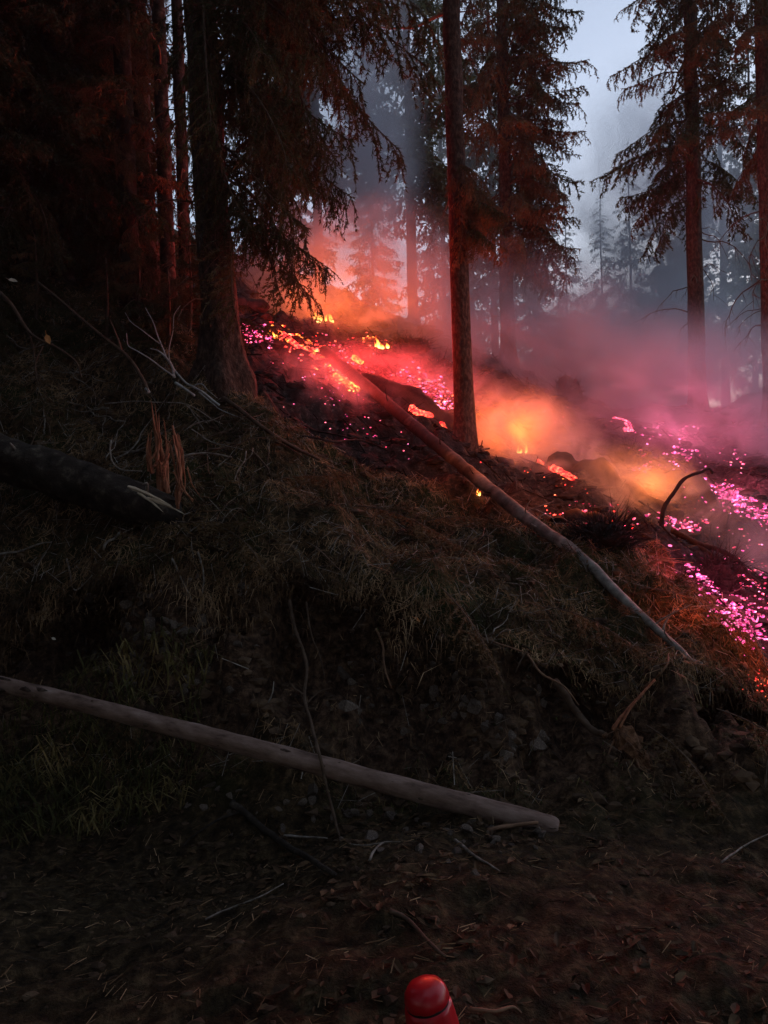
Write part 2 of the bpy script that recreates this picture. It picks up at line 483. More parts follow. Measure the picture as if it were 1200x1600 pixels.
def ground_mat():
    m, nt, bs, out = newmat('forest_ground')
    at = N(nt, 'ShaderNodeAttribute', attribute_name='zone')
    sep = N(nt, 'ShaderNodeSeparateColor')
    nt.links.new(at.outputs['Color'], sep.inputs[0])
    geo = N(nt, 'ShaderNodeNewGeometry')
    pos = geo.outputs['Position']
    n1 = noise(nt, 1.7, 6, 0.65, pos); n2 = noise(nt, 14, 6, 0.7, pos); n3 = noise(nt, 55, 4, 0.7, pos)
    soil = ramp(nt, [(0.34, (0.015, 0.008, 0.005)), (0.5, (0.085, 0.047, 0.028)), (0.7, (0.25, 0.15, 0.09))], n2.outputs[0])
    floor = ramp(nt, [(0.34, (0.012, 0.010, 0.004)), (0.48, (0.055, 0.037, 0.017)), (0.6, (0.14, 0.082, 0.04)), (0.75, (0.30, 0.19, 0.10))], n2.outputs[0])
    mossy = ramp(nt, [(0.3, (0.012, 0.018, 0.005)), (0.7, (0.065, 0.07, 0.022))], n3.outputs[0])
    mm = ramp(nt, [(0.46, (0, 0, 0)), (0.62, (1, 1, 1))], n1.outputs[0])
    fl = N(nt, 'ShaderNodeMix', data_type='RGBA')
    nt.links.new(mm.outputs[0], fl.inputs['Factor']); nt.links.new(floor.outputs[0], fl.inputs['A']); nt.links.new(mossy.outputs[0], fl.inputs['B'])
    road = ramp(nt, [(0.35, (0.012, 0.008, 0.004)), (0.52, (0.055, 0.036, 0.017)), (0.72, (0.17, 0.115, 0.058))], n2.outputs[0])
    ash = ramp(nt, [(0.35, (0.012, 0.01, 0.01)), (0.55, (0.04, 0.035, 0.034)), (0.75, (0.16, 0.145, 0.14))], n2.outputs[0])
    def mixc(fac, a, b):
        x = N(nt, 'ShaderNodeMix', data_type='RGBA')
        nt.links.new(fac, x.inputs['Factor']); nt.links.new(a, x.inputs['A']); nt.links.new(b, x.inputs['B'])
        return x.outputs['Result']
    c = mixc(sep.outputs[1], fl.outputs['Result'], soil.outputs[0])
    c = mixc(sep.outputs[0], c, road.outputs[0])
    c = mixc(sep.outputs[2], c, ash.outputs[0])
    nt.links.new(c, bs.inputs['Base Color'])
    bs.inputs['Roughness'].default_value = 0.92
    bs.inputs['Specular IOR Level'].default_value = 0.15
    ad = N(nt, 'ShaderNodeMath', operation='ADD')
    nt.links.new(n2.outputs[0], ad.inputs[0]); nt.links.new(n3.outputs[0], ad.inputs[1])
    bump(nt, bs, ad.outputs[0], 0.9, 0.03)
    return m
M['ground'] = ground_mat()

nx, ny = len(GX), len(GY)
def undercut(x, y):
    """how far the face of the cut bank is hollowed into the hill"""
    a = np.interp(x, foot[:, 0], foot[:, 1]); b = np.interp(x, edge[:, 0], edge[:, 1])
    u = np.clip((y - a) / (b - a), 0, 1)
    k = np.clip(.55 + .9 * vnoise(np.stack([x * 1.7, x * 0, x * 0 + 3.3], -1), 31) + .25 * vnoise(np.stack([x * 6, x * 0, x * 0], -1), 32), .05, 1.2)
    return .8 * k * np.sin(math.pi * u ** 1.5) * np.clip((6 - np.abs(x)) / 2, 0, 1)
V = np.stack([gx.ravel(), gy.ravel() + undercut(gx.ravel(), gy.ravel()), GZ.ravel()], 1)
rmask = road_mask(gx.ravel(), gy.ravel()); bkm = bank_mask(gx.ravel(), gy.ravel()); bnm = burn_mask(gx.ravel(), gy.ravel()) * (1 - rmask)
jj, ii = np.meshgrid(np.arange(ny - 1), np.arange(nx - 1), indexing='ij')
Q = np.stack([jj * nx + ii, jj * nx + ii + 1, (jj + 1) * nx + ii + 1, (jj + 1) * nx + ii], -1).reshape(-1, 4)
cls = np.where(rmask[Q].mean(1) > 0.5, 0, np.where(bnm[Q].mean(1) > 0.5, 2, 1))
ZONE = np.stack([rmask, bkm * (1 - rmask), bnm, np.ones_like(rmask)], 1)
def sheet(name, sel):
    q = Q[sel]
    used, inv = np.unique(q, return_inverse=True)
    me = bpy.data.meshes.new(name)
    me.from_pydata(V[used].tolist(), [], inv.reshape(-1, 4).tolist())
    me.materials.append(M['ground'])
    a = me.color_attributes.new('zone', 'FLOAT_COLOR', 'POINT')
    a.data.foreach_set('color', ZONE[used].ravel())
    me.polygons.foreach_set('use_smooth', [True] * len(q))
    o = link(name, me, kind='structure')
    return o
road_o = sheet('forest_road', cls == 0)
hill_o = sheet('hillside', cls == 1)
burnt_o = sheet('burnt_slope', cls == 2)
road_o['label'] = 'muddy forest road strewn with leaves and twigs at the foot of the bank'
hill_o['label'] = 'unburnt mossy hillside with a cut earth bank facing the road'
burnt_o['label'] = 'black burnt slope scattered with glowing embers behind the fallen pole'
# ------------------------------------------------------------------ trees: shared pieces
def needles_on(p, d, n_per_m, ln, wd, rng, down=0.35):
    """needle sprays along a polyline p: (N,3,3) triangles"""
    seg = np.linalg.norm(np.diff(p, axis=0), axis=1)
    L = seg.sum()
    n = max(3, int(L * n_per_m))
    s = np.sort(rng.random(n)) * L
    cs = np.concatenate([[0], np.cumsum(seg)])
    k = np.clip(np.searchsorted(cs, s) - 1, 0, len(seg) - 1)
    t = (s - cs[k]) / np.maximum(seg[k], 1e-6)
    base = p[k] * (1 - t[:, None]) + p[k + 1] * t[:, None]
    ax = (p[k + 1] - p[k]) / np.maximum(seg[k], 1e-6)[:, None]
    r = rng.normal(size=(n, 3))
    r /= np.linalg.norm(r, axis=1)[:, None]
    out = ax * 0.75 + r * 0.85
    out[:, 2] -= down
    out /= np.linalg.norm(out, axis=1)[:, None]
    side = np.cross(out, rng.normal(size=(n, 3)))
    side /= np.linalg.norm(side, axis=1)[:, None] + 1e-9
    l = ln * (0.6 + 0.8 * rng.random(n))[:, None]
    w = wd * (0.6 + 0.8 * rng.random(n))[:, None]
    return np.stack([base - side * w, base + side * w, base + out * l], 1)

def bough_geo(seed, L=2.0, droop=0.5, hang=0.25, step=0.09, npm=70, ln=0.045, wd=0.007, bare=0.12, wood=True, strand_step=0.06, gap=0.15):
    rng = np.random.default_rng(seed)
    t = np.linspace(0, 1, 14)
    main = np.stack([L * t * (1 - 0.12 * t), 0.10 * L * np.sin(t * 3 + seed) * t, L * (0.10 * np.sin(t * math.pi) - droop * t ** 1.5 + 0.20 * t ** 4)], 1)
    W_, T_ = MB(), []
    if wood:
        W_.add(*tube(main, 0.016 * L / 2 * (1 - t) + 0.004, 5), 0)
    s = bare
    side = 1
    while s < 0.99:
        i = s * 13; k = min(int(i), 12); f = i - k
        p0 = main[k] * (1 - f) + main[k + 1] * f
        if rng.random() > gap:
            ax = main[k + 1] - main[k]; ax /= np.linalg.norm(ax)
            l = L * 0.27 * (1 - 0.55 * s) * (0.6 + 0.7 * rng.random())
            a = math.radians(rng.uniform(35, 70)) * side
            d = np.array([ax[0] * math.cos(a) - ax[1] * math.sin(a), ax[0] * math.sin(a) + ax[1] * math.cos(a), ax[2] * 0.6 - 0.15])
            q = np.linspace(0, 1, 5)[:, None]
            br = p0 + d * l * q + np.array([0, 0, -1.0]) * l * 0.55 * q ** 2
            if wood:
                W_.add(*tube(br, np.linspace(0.006, 0.0025, 5), 3, cap=False), 0)
            T_.append(needles_on(br, d, npm, ln, wd, rng))
            m = max(1, int(l / strand_step))
            for j in range(m):
                u = (j + rng.random()) / m
                pp = br[0] * (1 - u) + br[-1] * u; pp[2] = np.interp(u, q[:, 0], br[:, 2])
                hl = hang * (0.25 + 0.9 * rng.random()) * (0.45 + 0.55 * math.sin(u * 3.0))
                dv = np.array([rng.normal() * 0.25, rng.normal() * 0.25, -1.0])
                st = pp + dv * hl * np.linspace(0, 1, 4)[:, None]
                st[:, :2] += 0.15 * hl * rng.normal(size=2) * (np.linspace(0, 1, 4)[:, None] ** 2)
                T_.append(needles_on(st, dv, npm, ln * 0.85, wd, rng, 0.15))
                if wood and hl > 0.12:
                    W_.add(*tube(st, 0.002, 3, cap=False), 0)
        side = -side
        s += step / L * (0.7 + 0.6 * rng.random())
    tips = needles_on(main[9:], None, npm * 1.4, ln, wd, rng)
    T_.append(tips)
    return W_, np.concatenate(T_)

def bough_mesh(name, seed, mat='needles', **kw):
    W_, T_ = bough_geo(seed, **kw)
    W_.addtri(T_, 1)
    return W_.mesh(name, [M['browntwig'], M[mat]], smooth=False)

B_WEEP = [bough_mesh('weeping_bough', 10 + k, droop=0.42 + 0.12 * k, hang=0.36, step=0.075, npm=95, ln=0.05, wd=0.0075, bare=0.16, gap=0.12) for k in range(4)]
B_DENSE = [bough_mesh('dense_bough', 30 + k, droop=0.25 + 0.1 * k, hang=0.2, step=0.085, npm=70, ln=0.075, wd=0.014, bare=0.1, gap=0.1) for k in range(4)]
B_RUST = [bough_mesh('dry_and_firelit_bough', 50 + k, 'dry_firelit', droop=0.3 + 0.12 * k, hang=0.26, step=0.085, npm=70, ln=0.07, wd=0.012, bare=0.12, gap=0.15) for k in range(3)]
B_BARE = [bough_mesh('bare_bough', 60 + k, 'dry_firelit', droop=0.55, hang=0.22, step=0.13, npm=22, ln=0.03, wd=0.005, bare=0.2, gap=0.3) for k in range(2)]

def dead_twig_mesh(seed):
    rng = np.random.default_rng(seed)
    b = MB()
    p = smoothpath([(0, 0, 0), (0.35, 0.03, -0.02), (0.65, -0.02, -0.16), (0.9, 0.04, -0.42)], 10, 0.03, seed)
    b.add(*tube(p, np.linspace(0.013, 0.003, 10), 4))
    for k in range(7):
        i = rng.integers(2, 9)
        d = np.array([rng.uniform(0.1, 0.5), rng.normal() * 0.4, rng.uniform(-0.6, 0.1)])
        q = np.linspace(0, 1, 4)[:, None]
        st = p[i] + d * rng.uniform(0.15, 0.4) * q + np.array([0, 0, -0.12]) * q ** 2
        b.add(*tube(st, np.linspace(0.005, 0.0015, 4), 3, cap=False))
    return b.mesh('dead_twig', M['browntwig'])
TWIG = [dead_twig_mesh(80 + k) for k in range(4)]

def trunk_mesh(H, r, seed, flare=0.7, sides=26, taper=0.55, mat='bark', bend=0.0):
    rng = np.random.default_rng(seed)
    hs = np.concatenate([np.linspace(-0.45, 0.8, 14), np.linspace(0.95, H, max(12, int(H * 4)))])
    pts = np.stack([bend * np.sin(hs * 0.5 + seed) + 0.012 * fbm(np.stack([hs * 1.3, hs * 0 + seed, hs * 0], 1), 2, seed), 0.012 * fbm(np.stack([hs * 1.3, hs * 0, hs * 0 + seed], 1), 2, seed + 1), hs], 1)
    rad = r * (1 - taper * np.clip(hs, 0, H) / H) * (1 + flare * np.exp(-np.clip(hs + 0.1, 0, 9) / 0.28))
    V_, F_ = tube(pts, rad, sides)
    # root lobes and bark plates
    ang = np.arctan2(V_[:, 1], V_[:, 0]); h = V_[:, 2]
    c = np.repeat(pts, sides, axis=0)
    c = np.vstack([c])[:len(V_)]
    dv = V_ - c
    lobes = np.cos(ang * 5 + seed) * 0.14 * np.exp(-np.clip(h, 0, 9) / 0.35)
    plates = 0.045 * fbm(np.stack([np.cos(ang) * 5, np.sin(ang) * 5, h * 5.5], 1), 3, seed + 3)
    V_ = c + dv * (1 + lobes + plates)[:, None]
    b = MB(); b.add(V_, F_)
    return b.mesh('trunk', M[mat])

def spruce(name, label, px, py, Y, r, H, lean, boughs, lo, hi, per_m, length, az=None, seed=0, twigs=(0.5, 4, 12), twiglen=0.8, group=None, z=None, flare=0.7, taper=0.5, tilt=(-5, 25)):
    """boughs between heights lo..hi above the base; az: list of (angle range, weight)"""
    rng = np.random.default_rng(seed + 500)
    p = P(px, py, Y)
    p[2] = gz(p[0], p[1]) - 0.03 if z is None else z
    root = empty(name, p)
    root.rotation_euler = (0, math.radians(-lean), 0)
    tag(root, label, 'tree', group)
    link('trunk', trunk_mesh(H, r, seed, flare, taper=taper, mat='darkbark' if seed >= 20 else 'bark'), root)  # left stand gets a darker bark: shade put into the colour
    n = int((hi - lo) * per_m)
    for k in range(n):
        h = lo + (hi - lo) * (k + rng.random()) / n
        if az is None:
            a = rng.uniform(0, 360)
        else:
            c = rng.random(); acc = 0; a = 0
            tw = sum(w for _, w in az)
            for (a0, a1), w in az:
                acc += w / tw
                if c <= acc:
                    a = rng.uniform(a0, a1); break
        L = length(h, a) if callable(length) else length
        L *= 0.75 + 0.45 * rng.random()
        me = boughs[rng.integers(len(boughs))]
        o = link('bough', me, root)
        rr = r * (1 - taper * h / H) * 0.7
        o.location = (rr * math.cos(math.radians(a)), rr * math.sin(math.radians(a)), h)
        o.rotation_euler = (rng.normal() * 0.35, math.radians(rng.uniform(tilt[0] - 8, tilt[1] + 14)), math.radians(a))
        s = L / 2.0
        o.scale = (s, s * rng.uniform(0.85, 1.15), s * rng.uniform(0.85, 1.2))
    t0, t1, nt_ = twigs
    for k in range(nt_):
        h = rng.uniform(t0, t1); a = rng.uniform(0, 2 * math.pi)
        o = link('dead_twig', TWIG[rng.integers(len(TWIG))], root)
        rr = r * (1 - taper * h / H) * 0.8
        o.location = (rr * math.cos(a), rr * math.sin(a), h)
        o.rotation_euler = (0, rng.uniform(-0.3, 0.6), a)
        s = twiglen * rng.uniform(0.5, 1.2)
        o.scale = (s, s, s)
    return root

# --- the trees one can tell apart
spruce('spruce_tree', 'big dark spruce with flared foot and drooping boughs, nearest trunk beside the bleached dead branch', 348, 590, 7.62, 0.185, 12, 3.6, B_WEEP, 1.3, 8.2, 11,
       lambda h, a: (1.2 + 0.30 * max(0, h - 1.3)) if math.cos(math.radians(a)) > 0.1 else 0.8, [((-75, 40), 3.6), ((-110, -75), 0.4), ((100, 250), .45)], 1, (0.6, 3.2, 26), 0.75, flare=0.75, taper=0.45, tilt=(0, 30))
mid = spruce('spruce_tree', 'bare straight spruce trunk behind the fallen pole, with a shaggy collar of twigs halfway up', 728, 700, 9.57, 0.128, 13, 1.9, B_RUST, 7.4, 9.5, 5, 1.2, None, 2, (3.0, 5.6, 16), 0.45, flare=0.35, taper=0.3)
rngm = np.random.default_rng(3)
for k in range(36):     # shaggy collar
    h = rngm.uniform(2.7, 3.6); a = math.radians(rngm.uniform(-120, 60))
    o = link('bough', (B_RUST + B_DENSE[:1])[rngm.integers(4)], mid)
    o.location = (0.12 * math.cos(a), 0.12 * math.sin(a), h)
    o.rotation_euler = (0, math.radians(rngm.uniform(15, 70)), a)
    s = rngm.uniform(0.18, 0.42); o.scale = (s, s, s)
for k in range(16):     # thin drooping dead boughs higher up on the right
    h = rngm.uniform(4.0, 6.6); a = math.radians(rngm.uniform(-60, 40))
    o = link('bough', B_BARE[k % 2], mid)
    o.location = (0.1 * math.cos(a), 0.1 * math.sin(a), h)
    o.rotation_euler = (0, math.radians(rngm.uniform(10, 60)), a)
    s = rngm.uniform(0.2, 0.42); o.scale = (s, s, s)
b = MB()
b.add(*tube(smoothpath([(-.1, 0, 5.55), (-.3, -.05, 5.45), (-.5, -.1, 5.33), (-.75, -.1, 5.32), (-1.0, -.1, 5.37)], 16, 0.01, 4), np.linspace(0.026, 0.006, 16), 5))
b.add(*tube(smoothpath([(-.75, -.1, 5.32), (-.85, -.15, 5.25), (-.9, -.2, 5.1)], 7), np.linspace(0.008, 0.003, 7), 4))
b.add(*tube(smoothpath([(-.9, -.1, 5.34), (-1.02, -.12, 5.3), (-1.08, -.1, 5.2)], 7), np.linspace(0.007, 0.003, 7), 4))
link('dead_branch', b.mesh('dead_branch', M['rootwood']), mid)

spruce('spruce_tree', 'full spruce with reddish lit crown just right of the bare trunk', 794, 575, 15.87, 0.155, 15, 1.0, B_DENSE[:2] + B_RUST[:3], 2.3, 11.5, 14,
       lambda h, a: 1.75 + 0.18 * math.sin(h * 2.1), [((-70, 50), 2.6), ((50, 290), 1.5)], 5, (0.8, 3.2, 20), 1.0)  # rust boughs put the red firelight into the crown's needle colour
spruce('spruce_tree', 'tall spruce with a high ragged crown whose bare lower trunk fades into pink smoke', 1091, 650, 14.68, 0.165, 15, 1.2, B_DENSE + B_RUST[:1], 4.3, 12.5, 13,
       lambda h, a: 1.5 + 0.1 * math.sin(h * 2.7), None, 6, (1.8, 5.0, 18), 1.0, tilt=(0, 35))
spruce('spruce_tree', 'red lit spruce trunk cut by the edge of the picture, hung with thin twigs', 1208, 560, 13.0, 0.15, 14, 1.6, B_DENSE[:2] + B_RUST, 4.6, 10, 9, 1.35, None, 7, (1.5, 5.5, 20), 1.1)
# dark stand on the left
grpL = 'dark spruces standing close together on the left'
stand = [
    (293, 470, 10.2, 0.085, 'thin dark trunk with sky showing on both sides, next to the big flared spruce', B_BARE, 5, 8.5, 3, 0.5),
    (266, 470, 9.8, 0.10, 'thin dark spruce trunk second from the big flared spruce', B_BARE, 4, 8.5, 3, 0.5),
    (236, 480, 10.6, 0.13, 'dark spruce trunk third from the big flared spruce', B_WEEP, 2.0, 9, 5, 0.5),
    (205, 500, 9.6, 0.12, 'dark shaggy spruce left of the thin trunks, hung with brownish boughs', B_WEEP + B_RUST[:1], 0.5, 8, 12, 0.75),
    (150, 500, 11.5, 0.15, 'black full spruce standing above the thick mossy log', B_DENSE + B_WEEP, 0.3, 9.5, 15, 1.9),
    (95, 500, 10.0, 0.13, 'dark spruce above the orange leaf with boughs reaching the ground', B_DENSE, 0.4, 8.5, 14, 1.7),
    (40, 500, 9.6, 0.15, 'black spruce with wide boughs second from the edge', B_DENSE + B_WEEP, 0.5, 8.5, 14, 1.8),
    (-30, 520, 9.2, 0.14, 'black spruce cut by the edge with low olive boughs', B_DENSE + B_RUST[:1], 0.3, 8.2, 14, 1.9),
    (-90, 540, 11.0, 0.14, 'black spruce mostly beyond the edge whose boughs reach in', B_DENSE, 0.5, 9, 12, 2.2),
]
for k, (px, py, Y, r, lab, bs_, lo, hi, pm, L) in enumerate(stand):
    spruce('spruce_tree', lab, px, py, Y, r, 13, 2.0 + 0.3 * (k % 3), bs_, lo, hi, pm, L, None, 20 + k, (0.5, 5, 14), 0.8, grpL, taper=0.4, flare=0.4)

# low young spruces and brush in the dark on the left
def sapling(px, py, Y, H, label, seed, boughs=B_DENSE, n=26, dx=0):
    rng = np.random.default_rng(seed)
    p = P(px, py, Y); p[2] = gz(p[0], p[1]) - 0.02
    root = empty('young_spruce', p)
    tag(root, label, 'young tree')
    hs = np.linspace(-0.2, H, 8)
    b = MB(); b.add(*tube(np.stack([0.02 * np.sin(hs * 3), hs * 0, hs], 1), np.linspace(0.03, 0.004, 8), 6))
    link('trunk', b.mesh('trunk', M['browntwig']), root)
    for k in range(n):
        h = H * (0.05 + 0.92 * k / n); a = rng.uniform(0, 6.28)
        o = link('bough', boughs[rng.integers(len(boughs))], root)
        o.location = (0, 0, h); o.rotation_euler = (0, math.radians(rng.uniform(-15, 25)), a)
        s = (0.12 + 0.36 * (1 - h / H)) * H / 1.6 * rng.uniform(0.8, 1.2); o.scale = (s, s, s)
sapling(322, 500, 9.4, 1.5, 'dark young spruce added just behind the flared foot to block firelight', 96, B_DENSE, 34)  # this spruce and the next are added to keep firelight off the left stand
sapling(296, 520, 9.0, 1.3, 'dark young spruce added left of the flared foot to block firelight', 97, B_DENSE, 30)
sapling(55, 470, 8.6, 1.15, 'low olive green young spruce above the orange leaf', 91, B_RUST[:1] + B_DENSE)
sapling(165, 500, 8.4, 1.0, 'low dark young spruce behind the grey dead branches', 92)
sapling(262, 520, 8.3, 1.0, 'dark young spruce crowding the foot of the big flared spruce', 93)
sapling(-10, 520, 7.9, 0.9, 'dark young spruce cut by the edge above the thick mossy log', 94)
sapling(215, 470, 9.2, 1.3, 'dark young spruce in the gap below the thin trunks', 95)

# --- background spruces fading in the smoke
def far_crown(seed, H, R, lo, shape=0.8):
    rng = np.random.default_rng(seed)
    geos = [bough_geo(200 + seed * 3 + k, L=2.0, droop=0.35 + 0.1 * k, hang=0.3, step=0.17, npm=18, ln=0.2, wd=0.05, wood=False, strand_step=0.14, gap=0.1)[1] for k in range(3)]
    T_ = []
    n = int((H - lo) * 12)
    for k in range(n):
        h = lo + (H - lo) * (k + rng.random()) / n
        L = R * max(0.08, (1 - ((h - lo) / (H - lo)) ** 1.0 * 0.96)) ** shape * rng.uniform(0.65, 1.15) * min(1.0, 0.55 + (h - lo) / 2.5)
        a = rng.uniform(0, 2 * math.pi)
        s = L / 2.0
        T = geos[rng.integers(3)].reshape(-1, 3) * np.array([s, s * 1.1, s]) 
        ca, sa = math.cos(a), math.sin(a)
        X = np.stack([T[:, 0] * ca - T[:, 1] * sa, T[:, 0] * sa + T[:, 1] * ca, T[:, 2] + h], 1)
        T_.append(X.reshape(-1, 3, 3)[rng.random(len(X) // 3) < (0.75 if s > 0.5 else 0.6)])
    b = MB(); b.addtri(np.concatenate(T_))
    return b.mesh('crown', M['needles'], smooth=False)
FARC = [(far_crown(1, 22, 2.6, 3.6, 0.55), 22), (far_crown(2, 22, 2.5, 0.9, 0.6), 22), (far_crown(3, 11, 2.2, 0.8, 0.9), 11), (far_crown(4, 24, 2.9, 8, 0.5), 24)]
FART = [trunk_mesh(22, 0.17, 301, 0.3, 12, 0.85), trunk_mesh(22, 0.16, 302, 0.3, 12, 0.85), trunk_mesh(11, 0.10, 303, 0.3, 10, 0.9), trunk_mesh(24, 0.19, 304, 0.3, 12, 0.85)]
far = [  # px, Y, kind, scale, label
    (646, 23, 0, 1.0, 'hazy blue spruce whose thin pale trunk stands left of the bare spruce trunk'),
    (585, 27, 1, .5, 'smoky grey spruce column right of the drooping dark boughs'),
    (697, 36, 1, 1.0, 'distant spruce showing left of the bare trunk, behind the thin pale one'),
    (742, 42, 2, 1.5, 'distant pointed spruce in the gap right of the bare trunk'),
    (775, 30, 0, 0.95, 'dim spruce behind the reddish lit crown'),
    (838, 36, 1, 0.85, 'dim bluish spruce below the reddish lit crown'),
    (890, 44, 2, 1.25, 'small pale spruce under the edge of the reddish lit crown'),
    (945, 40, 2, 1.15, 'pale blue pointed spruce at the left of the sky gap'),
    (990, 31, 2, 1.0, 'blue pointed spruce with light showing through, below the sky gap'),
    (1038, 27, 2, 0.95, 'murky blue spruce in the thick of the blue smoke'),
    (1135, 24, 2, 1.35, 'dark hazy spruce right of the tall ragged spruce'),
    (1182, 30, 0, 0.8, 'hazy spruce in front of the light at the far edge'),
    (1072, 42, 1, 0.85, 'faint spruce directly behind the tall ragged spruce'),
    (1255, 26, 1, 0.9, 'hazy spruce beyond the red lit trunk at the edge'),
    (500, 24, 0, 1.0, 'grey spruce behind the tips of the drooping boughs'),
    (452, 30, 1, 1.0, 'grey spruce seen through the drooping boughs, nearer the big trunk'),
    (412, 36, 3, 1.0, 'pale spruce seen through the boughs right beside the big trunk'),
    (110, 19, 1, 0.9, 'black full spruce far behind, to the left of the thin trunks'),
    (60, 21, 1, 1.0, 'black spruce deep in the dark stand, behind the brownish boughs'),
    (70, 16, 1, 0.9, 'black spruce deep in the dark stand, above the olive young spruce'),
    (112, 15, 1, 0.9, 'black spruce deep in the dark stand with specks of light beside it'),
    (10, 18, 1, 1.0, 'black spruce deep in the dark stand near the edge'),
    (-60, 17, 1, 1.0, 'black spruce deep in the dark stand beyond the edge'),
    (40, 24, 3, 1.0, 'tall black spruce at the back of the dark stand'),
]
for k, (px, Y, kd, s, lab) in enumerate(far):
    x = (px - 600) / F * Y
    root = empty('spruce_tree', (x, Y, gz(x, Y) - 0.05))
    tag(root, lab, 'tree', 'background spruces in the smoke')
    root.rotation_euler = (0, math.radians(-1.3), 1.3 * k)
    root.rotation_euler = Matrix.Rotation(math.radians(-1.3), 3, 'Y').to_4x4().__matmul__(Matrix.Rotation(1.3 * k, 4, 'Z')).to_euler()
    root.scale = (s, s, s)
    link('trunk', FART[kd], root)
    link('crown', FARC[kd][0], root)
# more of the forest, unseen: spruces added around the road to block skylight
rngo = np.random.default_rng(21)
for k, (x, y) in enumerate([(-5.8, 3.2), (-7.5, 1.5), (-8, -3), (-4.5, -6), (-1.5, -7.5), (2, -7.5), (6, -6.6), (9, -5), (-11, 4), (-9, 7), (-7.0, 5.2), (-5.8, 6.6), (-4.2, -4.0), (7, -2.6), (-1.8, -5.0), (.4, -8.6), (4, -8.4), (-6.2, -8.2), (8.6, -8.3), (12.5, -6), (-10.5, -1)]):
    root = empty('spruce_tree', (x, y, gz(x, y) - .05))
    tag(root, 'unseen spruce of the forest around the road, added to block skylight', 'tree', 'spruces added around the road outside the view')
    root.rotation_euler = (0, 0, k * 1.1)
    kd = (1, 0, 1, 3)[k % 4]
    link('trunk', FART[kd], root); link('crown', FARC[kd][0], root)
#@@PART3@@
# ------------------------------------------------------------------ fallen wood
def on_ground(pix, lift):
    """points on the terrain under a line of picture points; a third number is a given distance (point floats free)"""
    out = []
    for q in pix:
        if len(q) == 3:
            out.append(P(*q))
        else:
            h = hit(*q); h[2] += lift; out.append(h)
    return np.array(out)

def branch(name, label, cat, pix, r0, r1, mat, lift=0.02, sides=6, rough=0.12, n=None, wob=0.006, subs=(), group=None, seed=0, cut=None, submat=None):
    pts = on_ground(pix, lift)
    n = n or max(8, len(pts) * 5)
    path = smoothpath(pts, n, wob, seed)
    c = path[0].copy()
    b = MB(); b.add(*tube(path - c, np.linspace(r0, r1, n), sides, rough, seed))
    o = link(name, b.mesh(name, M[mat]), None, c)
    tag(o, label, cat, group)
    for k, s in enumerate(subs):
        sp = on_ground(s[0], lift)
        m = max(6, len(sp) * 4)
        b = MB(); b.add(*tube(smoothpath(sp, m, wob, seed + k + 1) - c, np.linspace(s[1], s[2], m), max(4, sides - 1), rough, seed + k))
        link('side_branch', b.mesh('side_branch', M[submat or mat]), o)
    if cut:     # pale sawn or broken face at the start (0) or end (1)
        e, d = (path[0], path[0] - path[1]) if cut[0] == 0 else (path[-1], path[-1] - path[-2])
        d = d / np.linalg.norm(d); rr = cut[1]
        b = MB(); b.add(*tube([e - d * cut[2] - c, e + d * 0.004 - c], rr, 10, 0.04))
        q = link('cut_end', b.mesh('cut_end', M[cut[3]]), o)
    return o

# long peeled pole across the foot of the bank
pa, pb = P(-60, 1058, 4.95), P(872, 1273, 3.93)
pb[2] = gz(pb[0], pb[1]) - 0.005
pstart = pa - .25 * (pb - pa); plen = np.linalg.norm(pb - pstart)
tt = np.linspace(0, 1, 60)
path = np.stack([tt * plen, .012 * np.sin(tt * 5), .02 * np.sin(tt * 3.1)], 1)
tt = np.concatenate([tt[:-1], [.990, .995, .998, 1.0]]); path = np.stack([tt * plen, .012 * np.sin(tt * 5), .02 * np.sin(tt * 3.1)], 1)
rad = np.interp(tt, [0, 1], [.047, .060]) * (1 + .025 * vnoise(np.stack([tt * 14, tt * 0, tt * 0], 1), 3))
rad[-4:] *= [1.0, .95, .86, .72]
b = MB(); V_, F_ = tube(path, rad, 22, 0.06, 3); b.add(V_, F_)
rngp = np.random.default_rng(11)
po = link('fallen_pole', b.mesh('fallen_pole', M['polewood']), None, pstart)
po.rotation_euler = Vector(pb - pstart).to_track_quat('X', 'Z').to_euler()
tag(po, 'long smooth peeled pole lying along the foot of the bank beside the road', 'pole')
for k in range(9):      # knots
    t = [0.33, 0.42, 0.5, 0.61, 0.715, 0.745, 0.76, 0.86, 0.94][k]
    c = path[int(t * 59)] - path[0]; a = rngp.uniform(-0.6, 2.2)
    nrm = np.array([0.2, -math.cos(a), math.sin(a)])
    kb = MB(); v = ICO2[0] * np.array([0.02, 0.014, 0.012]) * rngp.uniform(0.6, 1.1); kb.add(v + c + nrm / np.linalg.norm(nrm) * rad[0] * 1.05, ICO2[1])
    link('knot', kb.mesh('knot', M['browntwig']), po)
e = path[-1] - path[0]; d = (path[-1] - path[-2]); d /= np.linalg.norm(d)
b = MB(); b.add(*tube([e - d * 0.002, e + d * 0.003], [0.04, 0.037], 22)); link('cut_end', b.mesh('cut_end', M['rootwood']), po)

